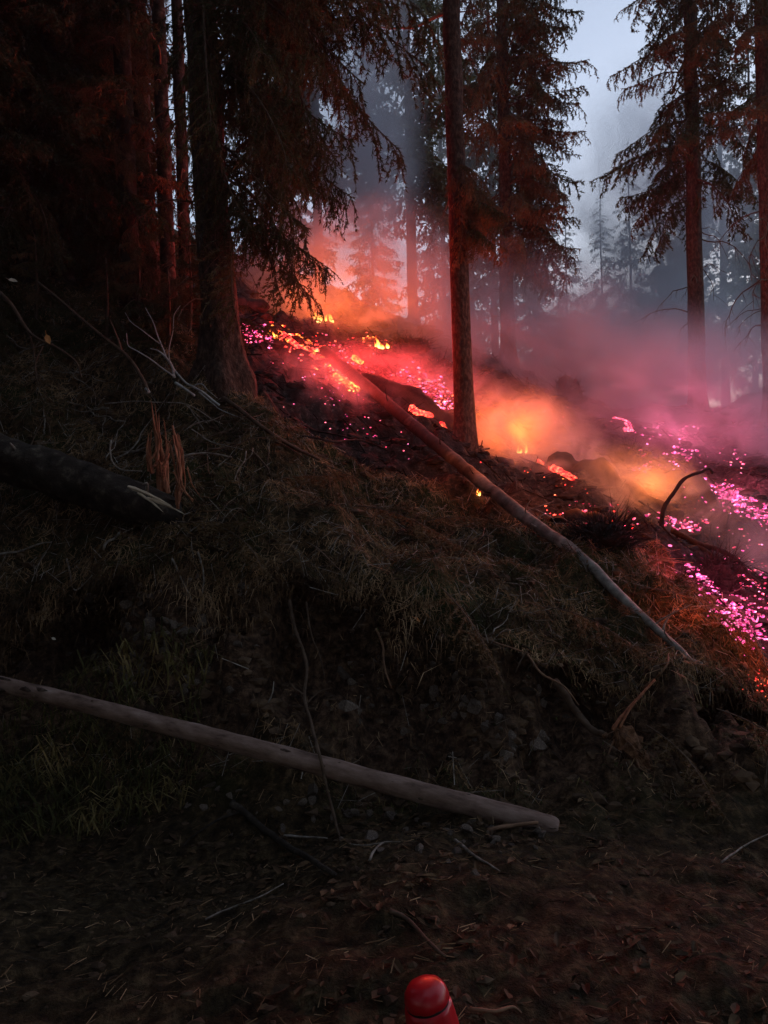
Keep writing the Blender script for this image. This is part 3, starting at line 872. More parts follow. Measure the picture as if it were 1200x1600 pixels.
def charring():
    m, nt, bs, out = newmat('half_charred_bark')
    tc = N(nt, 'ShaderNodeTexCoord'); sp = N(nt, 'ShaderNodeSeparateXYZ'); nt.links.new(tc.outputs['Object'], sp.inputs[0])
    nz = noise(nt, 9, 5, .65, tc.outputs['Object']); nb = noise(nt, 2.2, 4, .6, tc.outputs['Object'])
    g = ramp(nt, [(.3, (.11, .09, .075)), (.5, (.28, .245, .21)), (.72, (.46, .42, .37))], nz.outputs[0])
    c = ramp(nt, [(.3, (.008, .007, .007)), (.55, (.02, .018, .017)), (.75, (.06, .05, .048))], nz.outputs[0])
    ad = N(nt, 'ShaderNodeMath', operation='MULTIPLY_ADD'); nt.links.new(nb.outputs[0], ad.inputs[0]); ad.inputs[1].default_value = 3.2; nt.links.new(sp.outputs[0], ad.inputs[2])
    f = N(nt, 'ShaderNodeMapRange'); nt.links.new(ad.outputs[0], f.inputs[0]); f.inputs['From Min'].default_value = 3.1; f.inputs['From Max'].default_value = 4.2
    mx = N(nt, 'ShaderNodeMix', data_type='RGBA'); nt.links.new(f.outputs[0], mx.inputs['Factor']); nt.links.new(c.outputs[0], mx.inputs['A']); nt.links.new(g.outputs[0], mx.inputs['B'])
    nt.links.new(mx.outputs['Result'], bs.inputs['Base Color']); bs.inputs['Roughness'].default_value = .85
    bump(nt, bs, nz.outputs[0], .8, .012)
    return m
M['charring'] = charring()
for k in range(14):     # scraps of bark left on the pole
    t = rngp.uniform(.22, .98); a = rngp.uniform(-.4, 1.8); i = int(t * 58)
    nrm = np.array([0, -math.cos(a), math.sin(a)]); L_ = rngp.uniform(.03, .11)
    up_ = np.array([0, math.sin(a), math.cos(a)])
    q = np.array([np.interp(t, [0, 1], [0, plen]), 0, path[i][2]]) + nrm * rad[i] * 1.0
    nn = 7; ring = [q + np.array([L_ * math.cos(w), 0, 0]) * rngp.uniform(.6, 1.2) + up_ * .018 * math.sin(w) * rngp.uniform(.5, 1.3) - nrm * .003 * abs(math.sin(w)) for w in np.linspace(0, 2 * math.pi, nn, endpoint=False)]
    kb = MB(); kb.add(np.array(ring + [q + nrm * .006]), [(j, (j + 1) % nn, nn) for j in range(nn)])
    link('bark_scrap', kb.mesh('bark_scrap', M['bark']), po)
# thin fallen trunk running from the embers down to the road cut
A, B_ = (507, 548, 11.35), (1100, 1047, 4.98)
pix = []
pts = []
for t in np.linspace(0, 1, 34):
    iy = (1 - t) / A[2] + t / B_[2]
    Y = 1 / iy
    px = A[0] + (B_[0] - A[0]) * t + 5 * math.sin(t * 5.0); py = A[1] + (B_[1] - A[1]) * t + 6 * math.sin(t * 6.2)
    p = P(px, py, Y); pts.append(p)
pts = np.array(pts)
rr = np.interp(np.linspace(0, 1, 34), [0, .5, .8, 1], [0.085, 0.06, 0.036, 0.019])
for i in range(34):     # settle it onto the ground
    pts[i, 2] = max(pts[i, 2], gz(pts[i, 0], pts[i, 1]) + rr[i] * 0.5)
k_ = np.ones(5) / 5
pts[2:-2, 2] = np.convolve(pts[:, 2], k_, 'valid')
path = smoothpath(pts, 90, 0.0015, 5)
rr = np.interp(np.linspace(0, 1, 90), [0, .5, .8, 1], [0.085, 0.06, 0.036, 0.019])
i0 = 46
def part_tube(a, b_, matname):
    mb = MB(); mb.add(*tube(path[a:b_] - path[0], rr[a:b_], 14, 0.10, 8)); return mb
tr = link('fallen_tree', part_tube(0, 90, 0).mesh('fallen_tree', M['charring']), None, path[0])
tag(tr, 'thin fallen trunk running down the slope from the embers, charred above and grey below', 'fallen tree')
for k in range(16):
    i = rngp.integers(3, 86); a = rngp.uniform(0, 6.28)
    d = np.array([math.cos(a), math.sin(a) * 0.5, abs(math.sin(a)) + 0.2]); d /= np.linalg.norm(d)
    q = path[i] - path[0]
    mb = MB(); mb.add(*tube(smoothpath([q, q + d * 0.1, q + d * rngp.uniform(0.15, 0.3) + np.array([0.05, 0, -0.02])], 6), np.linspace(0.010, 0.003, 6), 4))
    link('branch_stub', mb.mesh('branch_stub', M['char' if i < i0 else 'greywood']), tr)

# thick mossy log on the left and its splintered stump
la, lb = P(-90, 690, 6.5), P(268, 800, 6.05)
path = np.array([la + (lb - la) * t for t in np.linspace(-0.4, 1, 40)]); path[:, 2] += 0.03 * np.sin(np.linspace(0, 4, 40))
rad = np.linspace(0.215, 0.17, 40); rad[-4:] *= [1.0, .97, .9, .78]
b = MB(); v_, f_ = tube(path - path[0], rad, 22, 0.15, 21)
v_[-22:] += (path[-1] - path[-2])[None, :] * 2.2 * vnoise(v_[-22:] * 14, 5)[:, None]; b.add(v_, f_)
lg = link('fallen_log', b.mesh('fallen_log', M['darkbark']), None, path[0])
tag(lg, 'thick dark fallen log with grey rotten bark, its broken end by the splintered wood', 'log')
for k, (pa, pb, w) in enumerate([((200, 760, 5.9), (268, 790, 5.85), 0.015), ((230, 778, 5.86), (288, 803, 5.82), 0.014), ((215, 770, 5.88), (255, 800, 5.8), 0.011)]):
    mb = MB(); mb.add(*tube(smoothpath([P(*pa) - path[0], (P(*pa) + P(*pb)) / 2 - path[0] + np.array([0, 0, 0.01]), P(*pb) - path[0]], 8), w * np.array([.6, 1, 1, .9, .8, .6, .35, .1]), 6, 0.6, k))
    q = link('splinter', mb.mesh('splinter', M['palecut'], smooth=False)); q.parent = lg
    q['label'] = 'pale torn wood at the broken end'
for k in range(5):
    i = [15, 19, 22, 30, 36][k]
    mb = MB(); c = path[i] - path[0]; d = np.array([rngp.normal() * 0.6, rngp.uniform(-.8, .2), rngp.uniform(.5, 1)]); d /= np.linalg.norm(d)
    mb.add(*tube(smoothpath([c + d * .15, c + d * .26, c + d * rngp.uniform(.25, .36) + np.array([rngp.normal() * .06, 0, -.03])], 6), np.linspace(rngp.uniform(.007, .018), .003, 6), 5, .1, k))
    link('branch_stub', mb.mesh('branch_stub', M['greywood']), lg)

stump_base = hit(262, 790); stump_base = P(262, 785, 6.15); 
st = empty('splintered_stump', (stump_base[0], stump_base[1], gz(stump_base[0], stump_base[1]) - .02))
tag(st, 'torn upright splinters of orange brown wood at the end of the thick dark log', 'stump')
sb = np.array(st.location)
shards = [  # (px,py) chains with distance, radius
    ([(250, 800, 6.15), (250, 745, 6.2), (246, 690, 6.2), (241, 628, 6.2)], [.05, .04, .028, .006]),
    ([(262, 770, 6.18), (256, 700, 6.2), (248, 645, 6.2)], [.04, .03, .006]),
    ([(238, 740, 6.16), (234, 705, 6.18), (238, 665, 6.2)], [.03, .03, .006]),
    ([(240, 730, 6.1), (247, 715, 6.12), (250, 680, 6.15)], [.02, .025, .006]),
    ([(277, 790, 5.95), (281, 750, 6.0), (277, 705, 6.05), (266, 668, 6.1)], [.024, .026, .026, .014]),
    ([(284, 770, 5.97), (280, 720, 6.02), (272, 672, 6.08)], [.012, .02, .012]),
    ([(302, 782, 5.9), (290, 762, 5.95), (283, 735, 6.0)], [.008, .016, .014]),
    ([(278, 795, 5.93), (283, 770, 5.95), (281, 740, 6.0)], [.02, .018, .012]),
    ([(250, 745, 6.05), (253, 730, 6.05), (256, 716, 6.08)], [.028, .03, .02]),
]
rngq = np.random.default_rng(31)
for k, (ch_, rd) in enumerate(shards):
    for c in range(3):
        ps = np.array([P(*q) for q in ch_]) - sb
        ps = ps + rngq.normal(size=3) * (0 if c == 0 else .022) + (np.linspace(0, 1, len(ps))[:, None] * rngq.normal(size=3) * .03)
        if c: ps[-1] = ps[-2] + (ps[-1] - ps[-2]) * rngq.uniform(.3, 1.0)
        n = 14
        pth = smoothpath(ps, n, 0.012, k * 3 + c)
        rd_ = np.interp(np.linspace(0, 1, n), np.linspace(0, 1, len(rd)), rd) * (.55 if c == 0 else .33)
        v, f = tube(pth, rd_, 7, 0.55, 40 + k * 3 + c)
        mb = MB(); mb.add(v, f)
        link('shard', mb.mesh('shard', M['splinter'], smooth=False), st)
b = MB(); bs0 = P(258, 800, 6.2) - sb
b.add(*tube([bs0 - np.array([0, 0, .4]), bs0, bs0 + np.array([0, 0, .12])], [.15, .13, .1], 12, .2, 4)); link('stump_wood', b.mesh('stump_wood', M['darkbark']), st)

# bleached branch and the other dead wood
branch('dead_branch', 'bleached forked dead branch, whitest wood on the slope, in front of the big flared spruce', 'branch',
       [(345, 632, 7.1), (318, 615, 7.1), (290, 598, 7.1), (272, 578, 7.12), (258, 555, 7.15), (249, 535, 7.18), (240, 505, 7.2), (228, 480, 7.25)], .013, .004, 'paletwig', subs=[
           ([(272, 590, 7.11), (268, 572, 7.1), (257, 556, 7.1), (247, 548, 7.08), (235, 545, 7.05)], .016, .003),
           ([(249, 537, 7.18), (238, 528, 7.15), (222, 516, 7.1), (205, 503, 7.1), (195, 488, 7.1)], .007, .002),
           ([(266, 570, 7.1), (264, 545, 7.05), (270, 515, 7.0), (272, 492, 7.0), (282, 478, 7.0)], .006, .002),
           ([(270, 588, 7.1), (245, 568, 7.05), (222, 552, 7.0), (200, 540, 7.0), (198, 520, 7.0)], .009, .003),
           ([(300, 604, 7.1), (315, 600, 7.05), (325, 610, 7.0), (340, 622, 7.0)], .007, .002),
           ([(310, 612, 7.1), (330, 628, 7.05), (345, 640, 7.0), (380, 655, 7.0)], .008, .002)], wob=.01, rough=.2)
branch('dead_branch', 'short white barkless stick lying in the fork of the bleached branch', 'branch', [(274, 598, 7.05), (286, 606, 7.03), (304, 618, 7.0)], .014, .012, 'paletwig', n=8, sides=7)
branch('dead_branch', 'grey dead branch with a pale blue white broken end above the splinters', 'branch',
       [(234, 612, 6.9), (222, 592, 6.95), (205, 565, 7.0), (185, 545, 7.05), (150, 520, 7.1), (95, 470, 7.3), (60, 440, 7.5)], .020, .010, 'browntwig', cut=(0, .019, .05, 'paletwig'),
       subs=[([(190, 550, 7.05), (180, 520, 7.05), (172, 500, 7.1)], .014, .004)], rough=.15)
branch('dead_branch', 'long grey dead branch arching down under the orange leaf', 'branch',
       [(0, 455, 7.3), (20, 480, 7.2), (42, 515, 7.1), (60, 530, 7.05), (90, 545, 7.0), (118, 565, 7.0), (128, 590, 7.0)], .02, .006, 'browntwig',
       subs=[([(42, 515, 7.1), (52, 545, 7.05), (58, 585, 7.0), (80, 630, 6.95)], .009, .003)])
branch('dead_branch', 'thin forked brown branch hanging below the orange leaf', 'branch', [(68, 540, 7.0), (55, 570, 6.95), (60, 600, 6.9), (78, 625, 6.85), (95, 632, 6.85)], .007, .003, 'browntwig', subs=[([(95, 632, 6.85), (105, 615, 6.85), (120, 600, 6.85)], .005, .002)])
branch('dead_branch', 'long thin straight twig lying above the splintered stump', 'twig', [(165, 630, 6.6), (230, 628, 6.6), (290, 632, 6.6), (330, 655, 6.6), (348, 662, 6.6)], .006, .003, 'greywood', subs=[([(290, 632, 6.6), (310, 650, 6.58), (325, 662, 6.56)], .005, .003)])
branch('dead_branch', 'arched thin twig right of the splintered stump', 'twig', [(296, 668, 6.5), (310, 660, 6.5), (330, 657, 6.5), (350, 648, 6.5)], .007, .003, 'greywood')
branch('dead_branch', 'pale straight twig slanting down right of the splintered stump', 'twig', [(300, 670, 6.4), (325, 688, 6.38), (350, 696, 6.36), (380, 702, 6.36)], .006, .003, 'greywood')
branch('dead_branch', 'thick grey stick lying level right of the splinters', 'branch', [(288, 712, 6.35), (320, 708, 6.4), (362, 714, 6.4)], .010, .008, 'greywood')
branch('dead_branch', 'forked pale twig standing in the grass right of the splinters', 'twig', [(385, 705, 6.3), (382, 720, 6.25), (372, 735, 6.2), (366, 752, 6.2)], .006, .004, 'greywood', subs=[([(382, 720, 6.25), (392, 712, 6.25), (396, 700, 6.3)], .004, .002), ([(380, 722, 6.25), (370, 715, 6.25)], .004, .002)])
branch('dead_branch', 'upright crooked grey twig rising from the top of the thick dark log', 'twig', [(174, 688, 6.05), (172, 705, 6.02), (176, 722, 6.0), (190, 734, 6.0), (222, 736, 6.0)], .009, .005, 'greywood', subs=[([(190, 734, 6.0), (198, 728, 6.0), (197, 718, 6.0)], .005, .002)])
branch('dead_branch', 'bent piece of pale bark lying on the slope below the thick dark log', 'bark piece', [(162, 865), (166, 853), (180, 845), (188, 835)], .012, .008, 'greywood', sides=5, rough=.3)
branch('dead_branch', 'long thin grey stick lying across the slope at the edge below the thick dark log', 'stick', [(-10, 873), (30, 868), (62, 860), (80, 856)], .010, .006, 'greywood', lift=.03)
branch('dead_branch', 'long dark branch running down from the big flared spruce to the mossy slope', 'branch', [(350, 632), (400, 672), (450, 705), (500, 728)], .022, .014, 'browntwig', lift=.06)
branch('dead_branch', 'thin dark branch lying on the black edge of the burn, left of the fallen trunk', 'branch', [(455, 660), (490, 680), (530, 690), (580, 700)], .016, .008, 'char', lift=.06)
branch('dead_branch', 'low dark stick beside the black edge of the burn', 'branch', [(470, 690), (520, 697), (565, 696), (610, 712)], .014, .008, 'char', lift=.05)
rngs = np.random.default_rng(77)
# dry twigs strewn over the mossy slope
tw_lab = 'thin dry twig strewn on the mossy slope left of the fallen trunk'
for k in range(70):
    px, py = rngs.uniform(300, 860), 0
    lo_ = np.interp(px, [300, 450, 600, 860], [720, 730, 770, 870]); hi_ = np.interp(px, [300, 450, 600, 860], [850, 880, 930, 1040])
    py = rngs.uniform(lo_, hi_)
    h = hit(px, py); L = rngs.uniform(.12, .42); a = rngs.uniform(0, math.pi) * (1 if rngs.random() < .5 else .3)
    d = np.array([math.cos(a), math.sin(a)])
    xs = [h[0] + d[0] * L * t for t in (-.5, -.15, .2, .5)]; ys = [h[1] + d[1] * L * t for t in (-.5, -.15, .2, .5)]
    zs = [gz(x, y) + .02 + rngs.uniform(0, .03) for x, y in zip(xs, ys)]
    pth = smoothpath(np.stack([xs, ys, zs], 1), 9, .03, k)
    b = MB(); b.add(*tube(pth - pth[0], np.linspace(rngs.uniform(.003, .007), .0015, 9), 4))
    if rngs.random() < .5:
        q = pth[5] - pth[0]; e = q + np.array([rngs.normal() * .08, rngs.normal() * .08, rngs.uniform(0, .05)])
        b.add(*tube([q, (q + e) / 2 + .008, e], [.003, .002, .001], 3, cap=False))
    o = link('dry_twig', b.mesh('dry_twig', M[['greywood', 'browntwig', 'browntwig', 'rootwood'][k % 4]]), None, pth[0])
    zone = 'below the splintered stump' if px < 430 else 'above the hanging root' if px < 560 else 'above the dark hollow of the bank' if px < 700 else 'just below the fallen trunk'
    tag(o, ['pale grey', 'dark brown', 'brown', 'reddish'][k % 4] + (' long' if L > .27 else ' short') + ' dry twig ' + ('across' if abs(d[0]) > .8 else 'up' if abs(d[0]) < .45 else 'slantwise on') + ' the slope ' + zone, 'twig', 'dry twigs on the mossy slope ' + zone)

# tangle of dead sticks around the log, the splinters and the foot of the big spruce
for k in range(52):
    px = rngs.uniform(0, 420); py = rngs.uniform(np.interp(px, [0, 420], [520, 640]), np.interp(px, [0, 420], [690, 770]))
    h = hit(px, py); L = rngs.uniform(.25, .85); a = rngs.normal() * .7 + (.6 if rngs.random() < .6 else 2.4)
    ts = np.linspace(-.5, .5, 5)
    xs = h[0] + math.cos(a) * L * ts; ys = h[1] + math.sin(a) * L * ts * .7
    zs = np.array([gz(x, y) for x, y in zip(xs, ys)]); zs = .5 * zs + .5 * np.linspace(zs[0], zs[-1], 5) + .02 + np.abs(rngs.normal()) * .06
    pth = smoothpath(np.stack([xs, ys, zs], 1), 14, .035, 300 + k); r0_ = rngs.uniform(.004, .011)
    b = MB(); b.add(*tube(pth - pth[0], np.linspace(r0_, .002, 14), 5, .2, k))
    o = link('dead_stick', b.mesh('dead_stick', M[('greywood', 'browntwig', 'browntwig')[k % 3]]), None, pth[0])
    nside = rngs.integers(0, 4)
    for c in range(nside):
        i = rngs.integers(4, 12); q = pth[i] - pth[0]; e = q + np.array([rngs.normal() * .12, rngs.normal() * .1, rngs.uniform(-.02, .14)])
        kb = MB(); kb.add(*tube(smoothpath([q, (q + e) / 2 + rngs.normal(size=3) * .015, e], 6), np.linspace(r0_ * .5, .0012, 6), 4, cap=False))
        link('side_twig', kb.mesh('side_twig', M[('greywood', 'browntwig', 'browntwig')[k % 3]]), o)
    zone = 'behind the thick dark log' if px < 170 else 'beside the splintered stump' if px < 300 else 'below the foot of the big spruce'
    tag(o, ('grey' if k % 3 == 0 else 'brown') + (' thick' if r0_ > .0075 else ' thin') + (' long' if L > .55 else ' short') + (' bare', ' once forked', ' twice forked', ' thrice forked')[nside] + ' dead stick ' + ('rising right ' if (pth[-1][2] - pth[0][2]) * (pth[-1][0] - pth[0][0]) > 0 else 'falling right ') + zone, 'stick', 'dead sticks ' + zone)

# dead spruce boughs thrown down on the slope
for k, (px, py, a, s_, lab) in enumerate([
        (430, 700, -.5, .55, 'below the foot of the big spruce'), (500, 735, -.3, .5, 'on the black edge of the burn'), (395, 770, .4, .5, 'right of the splintered stump'),
        (560, 800, -.6, .6, 'in the middle of the mossy slope'), (650, 830, -.2, .45, 'between the mossy slope and the fallen trunk'), (770, 830, -.9, .5, 'tucked under the fallen trunk'),
        (480, 860, -1.0, .45, 'near the lip of the bank above the hanging root'), (690, 930, -1.2, .5, 'hanging over the dark hollow'), (330, 830, -.8, .5, 'above the stony part of the bank'),
        (850, 960, -.7, .5, 'below the middle of the fallen trunk'), (1000, 930, -.4, .45, 'on the mossy edge right of the fallen trunk'), (120, 650, .3, .55, 'behind the thick dark log'),
        (240, 840, -.4, .5, 'in front of the broken end of the thick log'), (1010, 1150, -1.3, .42, 'over the torn root mass'), (1120, 1120, -1.0, .5, 'at the foot of the right bank')]):
    h = hit(px, py)
    o = link('fallen_bough', (B_BARE + B_RUST)[k % 5], None, (h[0], h[1], h[2] + .05))
    e = .4; dx, dy = math.cos(a) * e, math.sin(a) * e
    o.rotation_euler = (rngs.normal() * .3, -math.atan2(gz(h[0] + dx, h[1] + dy) - h[2], e) * .8 - .25, a)
    o.scale = (s_, s_, s_ * .5)
    tag(o, 'dead spruce bough lying ' + lab, 'branch')

# roots and sticks of the road cut
branch('hanging_root', 'long thin root hanging over the bank and across the peeled pole', 'root',
       [(455, 935, 5.32), (462, 985, 5.2), (478, 1035, 5.05), (474, 1085, 4.85), (487, 1130, 4.55), (497, 1180, 4.25), (506, 1215, 4.2), (517, 1255, 4.15), (533, 1312, 4.0)], .014, .008, 'browntwig', rough=.25,
       subs=[([(478, 940, 5.3), (484, 985, 5.2), (500, 1025, 5.1), (508, 1060, 5.0)], .009, .003), ([(474, 1085, 4.85), (460, 1075, 4.85), (452, 1065, 4.9)], .007, .003), ([(478, 1100, 4.8), (500, 1080, 4.9), (520, 1075, 4.95)], .006, .002)])
branch('hanging_root', 'orange root dangling over the dark hollow in the bank', 'root', [(588, 982, 5.2), (598, 1010, 5.1), (600, 1040, 5.02), (612, 1075, 4.95)], .009, .006, 'rootwood', rough=.3)
branch('hanging_root', 'thin pale root curling out of the hollow left of the peeled pole crossing', 'root', [(415, 1105, 4.85), (425, 1085, 4.85), (428, 1065, 4.9)], .006, .003, 'greywood')
for k, (pp, lab) in enumerate([
        ([(105, 880), (110, 905), (118, 930), (145, 905)], 'thin crooked root poking from the earth bank near the left edge'),
        ([(270, 880), (285, 915), (300, 945)], 'straight root slanting over the stony part of the bank'),
        ([(310, 870), (318, 905), (316, 940)], 'short root hanging above the stony part of the bank'),
        ([(720, 995), (760, 1008), (790, 1022), (830, 1030)], 'long orange root along the lip of the bank'),
        ([(825, 1030), (845, 1062), (880, 1085), (905, 1110)], 'root running down from the lip of the bank to the cut branch'),
        ([(1005, 1085), (1040, 1050), (1045, 1030)], 'curved thin root standing under the lower tip of the fallen trunk')]):
    branch('root', lab, 'root', pp, .009, .004, 'rootwood' if k > 2 else 'greywood', lift=.03, rough=.2)
branch('cut_branch', 'thick brown branch end sticking out of the bank, sawn face toward the road', 'branch', [(868, 1078), (900, 1112, 4.72), (925, 1140, 4.6), (946, 1149, 4.5)], .024, .02, 'browntwig', sides=9, rough=.3, cut=(1, .019, .01, 'rootwood'))
branch('forked_stick', 'forked orange brown stick standing against the bank on the right', 'stick', [(958, 1140, 4.45), (975, 1115, 4.5), (1000, 1088, 4.55), (1024, 1062, 4.6)], .013, .007, 'splinter', rough=.25,
       subs=[([(968, 1138, 4.45), (980, 1115, 4.48), (995, 1095, 4.52)], .009, .004)])
rt = on_ground([(965, 1140, 4.5), (985, 1160, 4.42), (1012, 1205, 4.34), (1035, 1250, 4.26), (1052, 1298, 4.15)], 0)
pth = smoothpath(rt, 26, .012, 4)
b = MB(); b.add(*tube(pth - pth[0], .05 * np.array([.5] + [1] * 10 + list(np.linspace(1, .25, 15))), 12, .75, 14))
tr_ = link('root_mass', b.mesh('root_mass', M['rootsoil'], smooth=False), None, pth[0]); tag(tr_, 'shaggy rusty brown torn root mass hanging at the right end of the bank', 'root')
T_ = []
for k in range(520):
    i = rngs.integers(0, 25); q = pth[i] - pth[0] + rngs.normal(size=3) * .025
    d = (pth[min(i + 1, 25)] - pth[i]) / np.linalg.norm(pth[min(i + 1, 25)] - pth[i]) * rngs.uniform(.2, 1.4) + rngs.normal(size=3) * .55 + np.array([0, -.25, -.15])
    l = rngs.uniform(.03, .13); sd = np.cross(d, rngs.normal(size=3)); sd *= .0018 / np.linalg.norm(sd)
    m_ = q + d * l * .6; e = m_ + (d + np.array([0, 0, -.5])) * l * .4
    T_ += [[q - sd, q + sd, m_ + sd * .7], [q - sd, m_ + sd * .7, m_ - sd * .7], [m_ - sd * .7, m_ + sd * .7, e]]
b = MB(); b.addtri(np.array(T_)); q = link('root_fibres', b.mesh('root_fibres', M['rootwood'], smooth=False), tr_); q['kind'] = 'stuff'
for k in range(7):
    i = rngs.integers(2, 18); a = pth[i] - pth[0]
    e = a + np.array([rngs.uniform(-.15, .25), rngs.uniform(-.12, .02), rngs.uniform(-.2, .03)])
    b = MB(); b.add(*tube(smoothpath([a, (a + e) / 2 + rngs.normal(size=3) * .03, e, e + rngs.normal(size=3) * .05], 10, .02, k), np.linspace(.008, .002, 10), 5, .2))
    link('root', b.mesh('root', M['rootwood']), tr_)
branch('stick', 'reddish stick lying on the road by the thick end of the peeled pole', 'stick', [(762, 1304), (800, 1297), (835, 1293), (850, 1290)], .012, .007, 'rootwood', lift=.02, subs=[([(835, 1293), (860, 1297), (885, 1298)], .007, .003)])
branch('stick', 'thin pale stick lying alone on the leaves left of the middle of the road', 'stick', [(322, 1442), (360, 1424), (405, 1408), (443, 1386)], 0.0049, 0.0025, 'greywood', lift=.015)
branch('stick', 'long dark crooked branch pointing from the bank foot onto the road', 'branch', [(365, 1262), (400, 1295), (450, 1332), (495, 1362), (525, 1380)], .022, .010, 'darkbark', lift=.03, rough=.2, subs=[([(375, 1278), (340, 1290), (300, 1318), (285, 1335)], .010, .004)])
branch('stick', 'pale yellow stick lying on the road below the peeled pole end', 'stick', [(712, 1318), (735, 1338), (765, 1358), (782, 1370)], 0.0084, 0.0035, 'greywood', lift=.015)
branch('stick', 'short level pale stick at the bank foot left of the white stone', 'stick', [(444, 1312), (475, 1315), (512, 1316)], .007, .004, 'greywood', lift=.02)
branch('stick', 'forked pale twig at the bank foot below the white stone', 'twig', [(578, 1352), (585, 1335), (600, 1324), (625, 1322)], .007, .003, 'greywood', lift=.02, subs=[([(600, 1324), (570, 1328), (545, 1326)], .005, .002)])
branch('stick', 'thin grey stick on the road cut by the right edge of the picture', 'stick', [(1128, 1352), (1160, 1330), (1205, 1308)], 0.0056, 0.0025, 'greywood', lift=.015)
branch('stick', 'broken brown stick half buried in the leaves left of the red bottle', 'stick', [(610, 1430), (640, 1445), (680, 1490), (698, 1502)], .010, .005, 'browntwig', lift=.012)
branch('stick', 'low reddish stick among leaves at the bottom right of the red bottle', 'stick', [(735, 1583), (770, 1588), (800, 1582), (815, 1592)], .007, .004, 'rootwood', lift=.012)

# blackened wood standing and lying in the burn
branch('charred_branch', 'black hooked branch rising out of the fire with a bent tip', 'branch',
       [(1034, 822, 8.0), (1037, 795, 8.0), (1052, 770, 8.0), (1070, 748, 8.0), (1095, 738, 8.0), (1108, 733, 8.0), (1114, 740, 8.0)], .026, .014, 'char', rough=.2, n=30)
branch('charred_branch', 'long black forked branch leaning down toward the pink embers', 'branch',
       [(1052, 828, 7.9), (1085, 848, 7.5), (1120, 858, 7.2), (1150, 875, 7.0), (1172, 898, 6.8), (1195, 915, 6.7)], .034, .008, 'char', rough=.2,
       subs=[([(1085, 850, 7.5), (1105, 862, 7.2), (1125, 878, 7.0), (1155, 884, 6.9)], .02, .008), ([(1155, 882, 6.9), (1165, 878, 6.9), (1180, 876, 6.9)], .006, .002), ([(1115, 868, 7.1), (1108, 885, 6.95), (1120, 900, 6.8)], .03, .012)])
def charlog(label, a, b_, r0, r1, seed, lift=0.0, name='charred_log'):
    pa, pb = P(*a), P(*b_)
    pth = np.array([pa + (pb - pa) * t for t in np.linspace(0, 1, 24)])
    for q in pth:
        q[2] = max(q[2], gz(q[0], q[1]) + r0 * .3 + lift)
    b = MB(); b.add(*tube(smoothpath(pth, 30, .006, seed) - pth[0], np.linspace(r0, r1, 30), 14, .18, seed))
    o = link(name, b.mesh(name, M['char']), None, pth[0])
    return tag(o, label, 'log')
charlog('black log lying level in the glow behind the big flared spruce', (300, 498, 10.9), (415, 496, 11.6), .15, .11, 1)
charlog('long black log in the rose embers left of the bare trunk', (568, 598, 10.4), (715, 662, 10.15), .13, .10, 2)
charlog('black log slanting down from the orange flame to the hooked branch', (868, 722, 9.9), (960, 780, 9.0), .17, .14, 3)
charlog('thin black log behind the yellow flame, right of the slanting log', (930, 748, 9.6), (1065, 805, 8.6), .09, .06, 4)
charlog('short blunt black log beyond the hooked branch', (1046, 774, 9.3), (1120, 790, 8.9), .085, .07, 5, .12)
charlog('black stump of a log on the near edge of the burn, below small red embers', (885, 830, 7.3), (965, 838, 7.1), .12, .08, 6)

# glowing logs
def glowlog(label, pts, r, mat):
    ps = on_ground(pts, r * .5)
    pth = smoothpath(ps, 14, .01, 3)
    b = MB(); b.add(*tube(pth - pth[0], np.linspace(r, r * .7, 14), 8, .25, 5))
    o = link('glowing_log', b.mesh('glowing_log', M[mat]), None, pth[0])
    tag(o, label, 'burning log')
    return o
glowlog('fat log end glowing orange left of the bare trunk', [(642, 641), (655, 648), (674, 652)], .05, 'ember_red')
glowlog('small glowing orange chunk touching the left side of the bare trunk', [(688, 664), (700, 669), (712, 672)], .035, 'ember_red')
glowlog('narrow red glowing branch lying right of the orange flame', [(860, 732), (878, 742), (900, 752)], .045, 'ember_red')
glowlog('short red glowing stick just below the orange flame', [(838, 721), (850, 726)], .03, 'ember_red')
glowlog('glowing orange chunk below the drooping bough, left of the fallen trunk', [(522, 592), (545, 604), (560, 612)], .055, 'ember_orange')
glowlog('glowing branch streak high in the embers under the drooping bough', [(440, 524), (470, 548), (505, 572)], .05, 'ember_red')
glowlog('glowing chunk in the middle of the rose embers', [(552, 562), (566, 570)], .05, 'ember_orange')
# glowing root wad in the pink smoke
gr = branch('glowing_root', 'tangle of glowing red roots in the pink smoke', 'burning root', [(958, 655), (975, 656, 12.4), (985, 663, 12.3), (988, 676)], .018, .012, 'ember_rose',
            subs=[([(960, 652, 12.4), (970, 655, 12.4), (984, 660, 12.3)], .012, .006), ([(976, 660, 12.3), (982, 668, 12.3), (976, 676)], .02, .02), ([(975, 672), (984, 675), (990, 676)], .03, .03)])

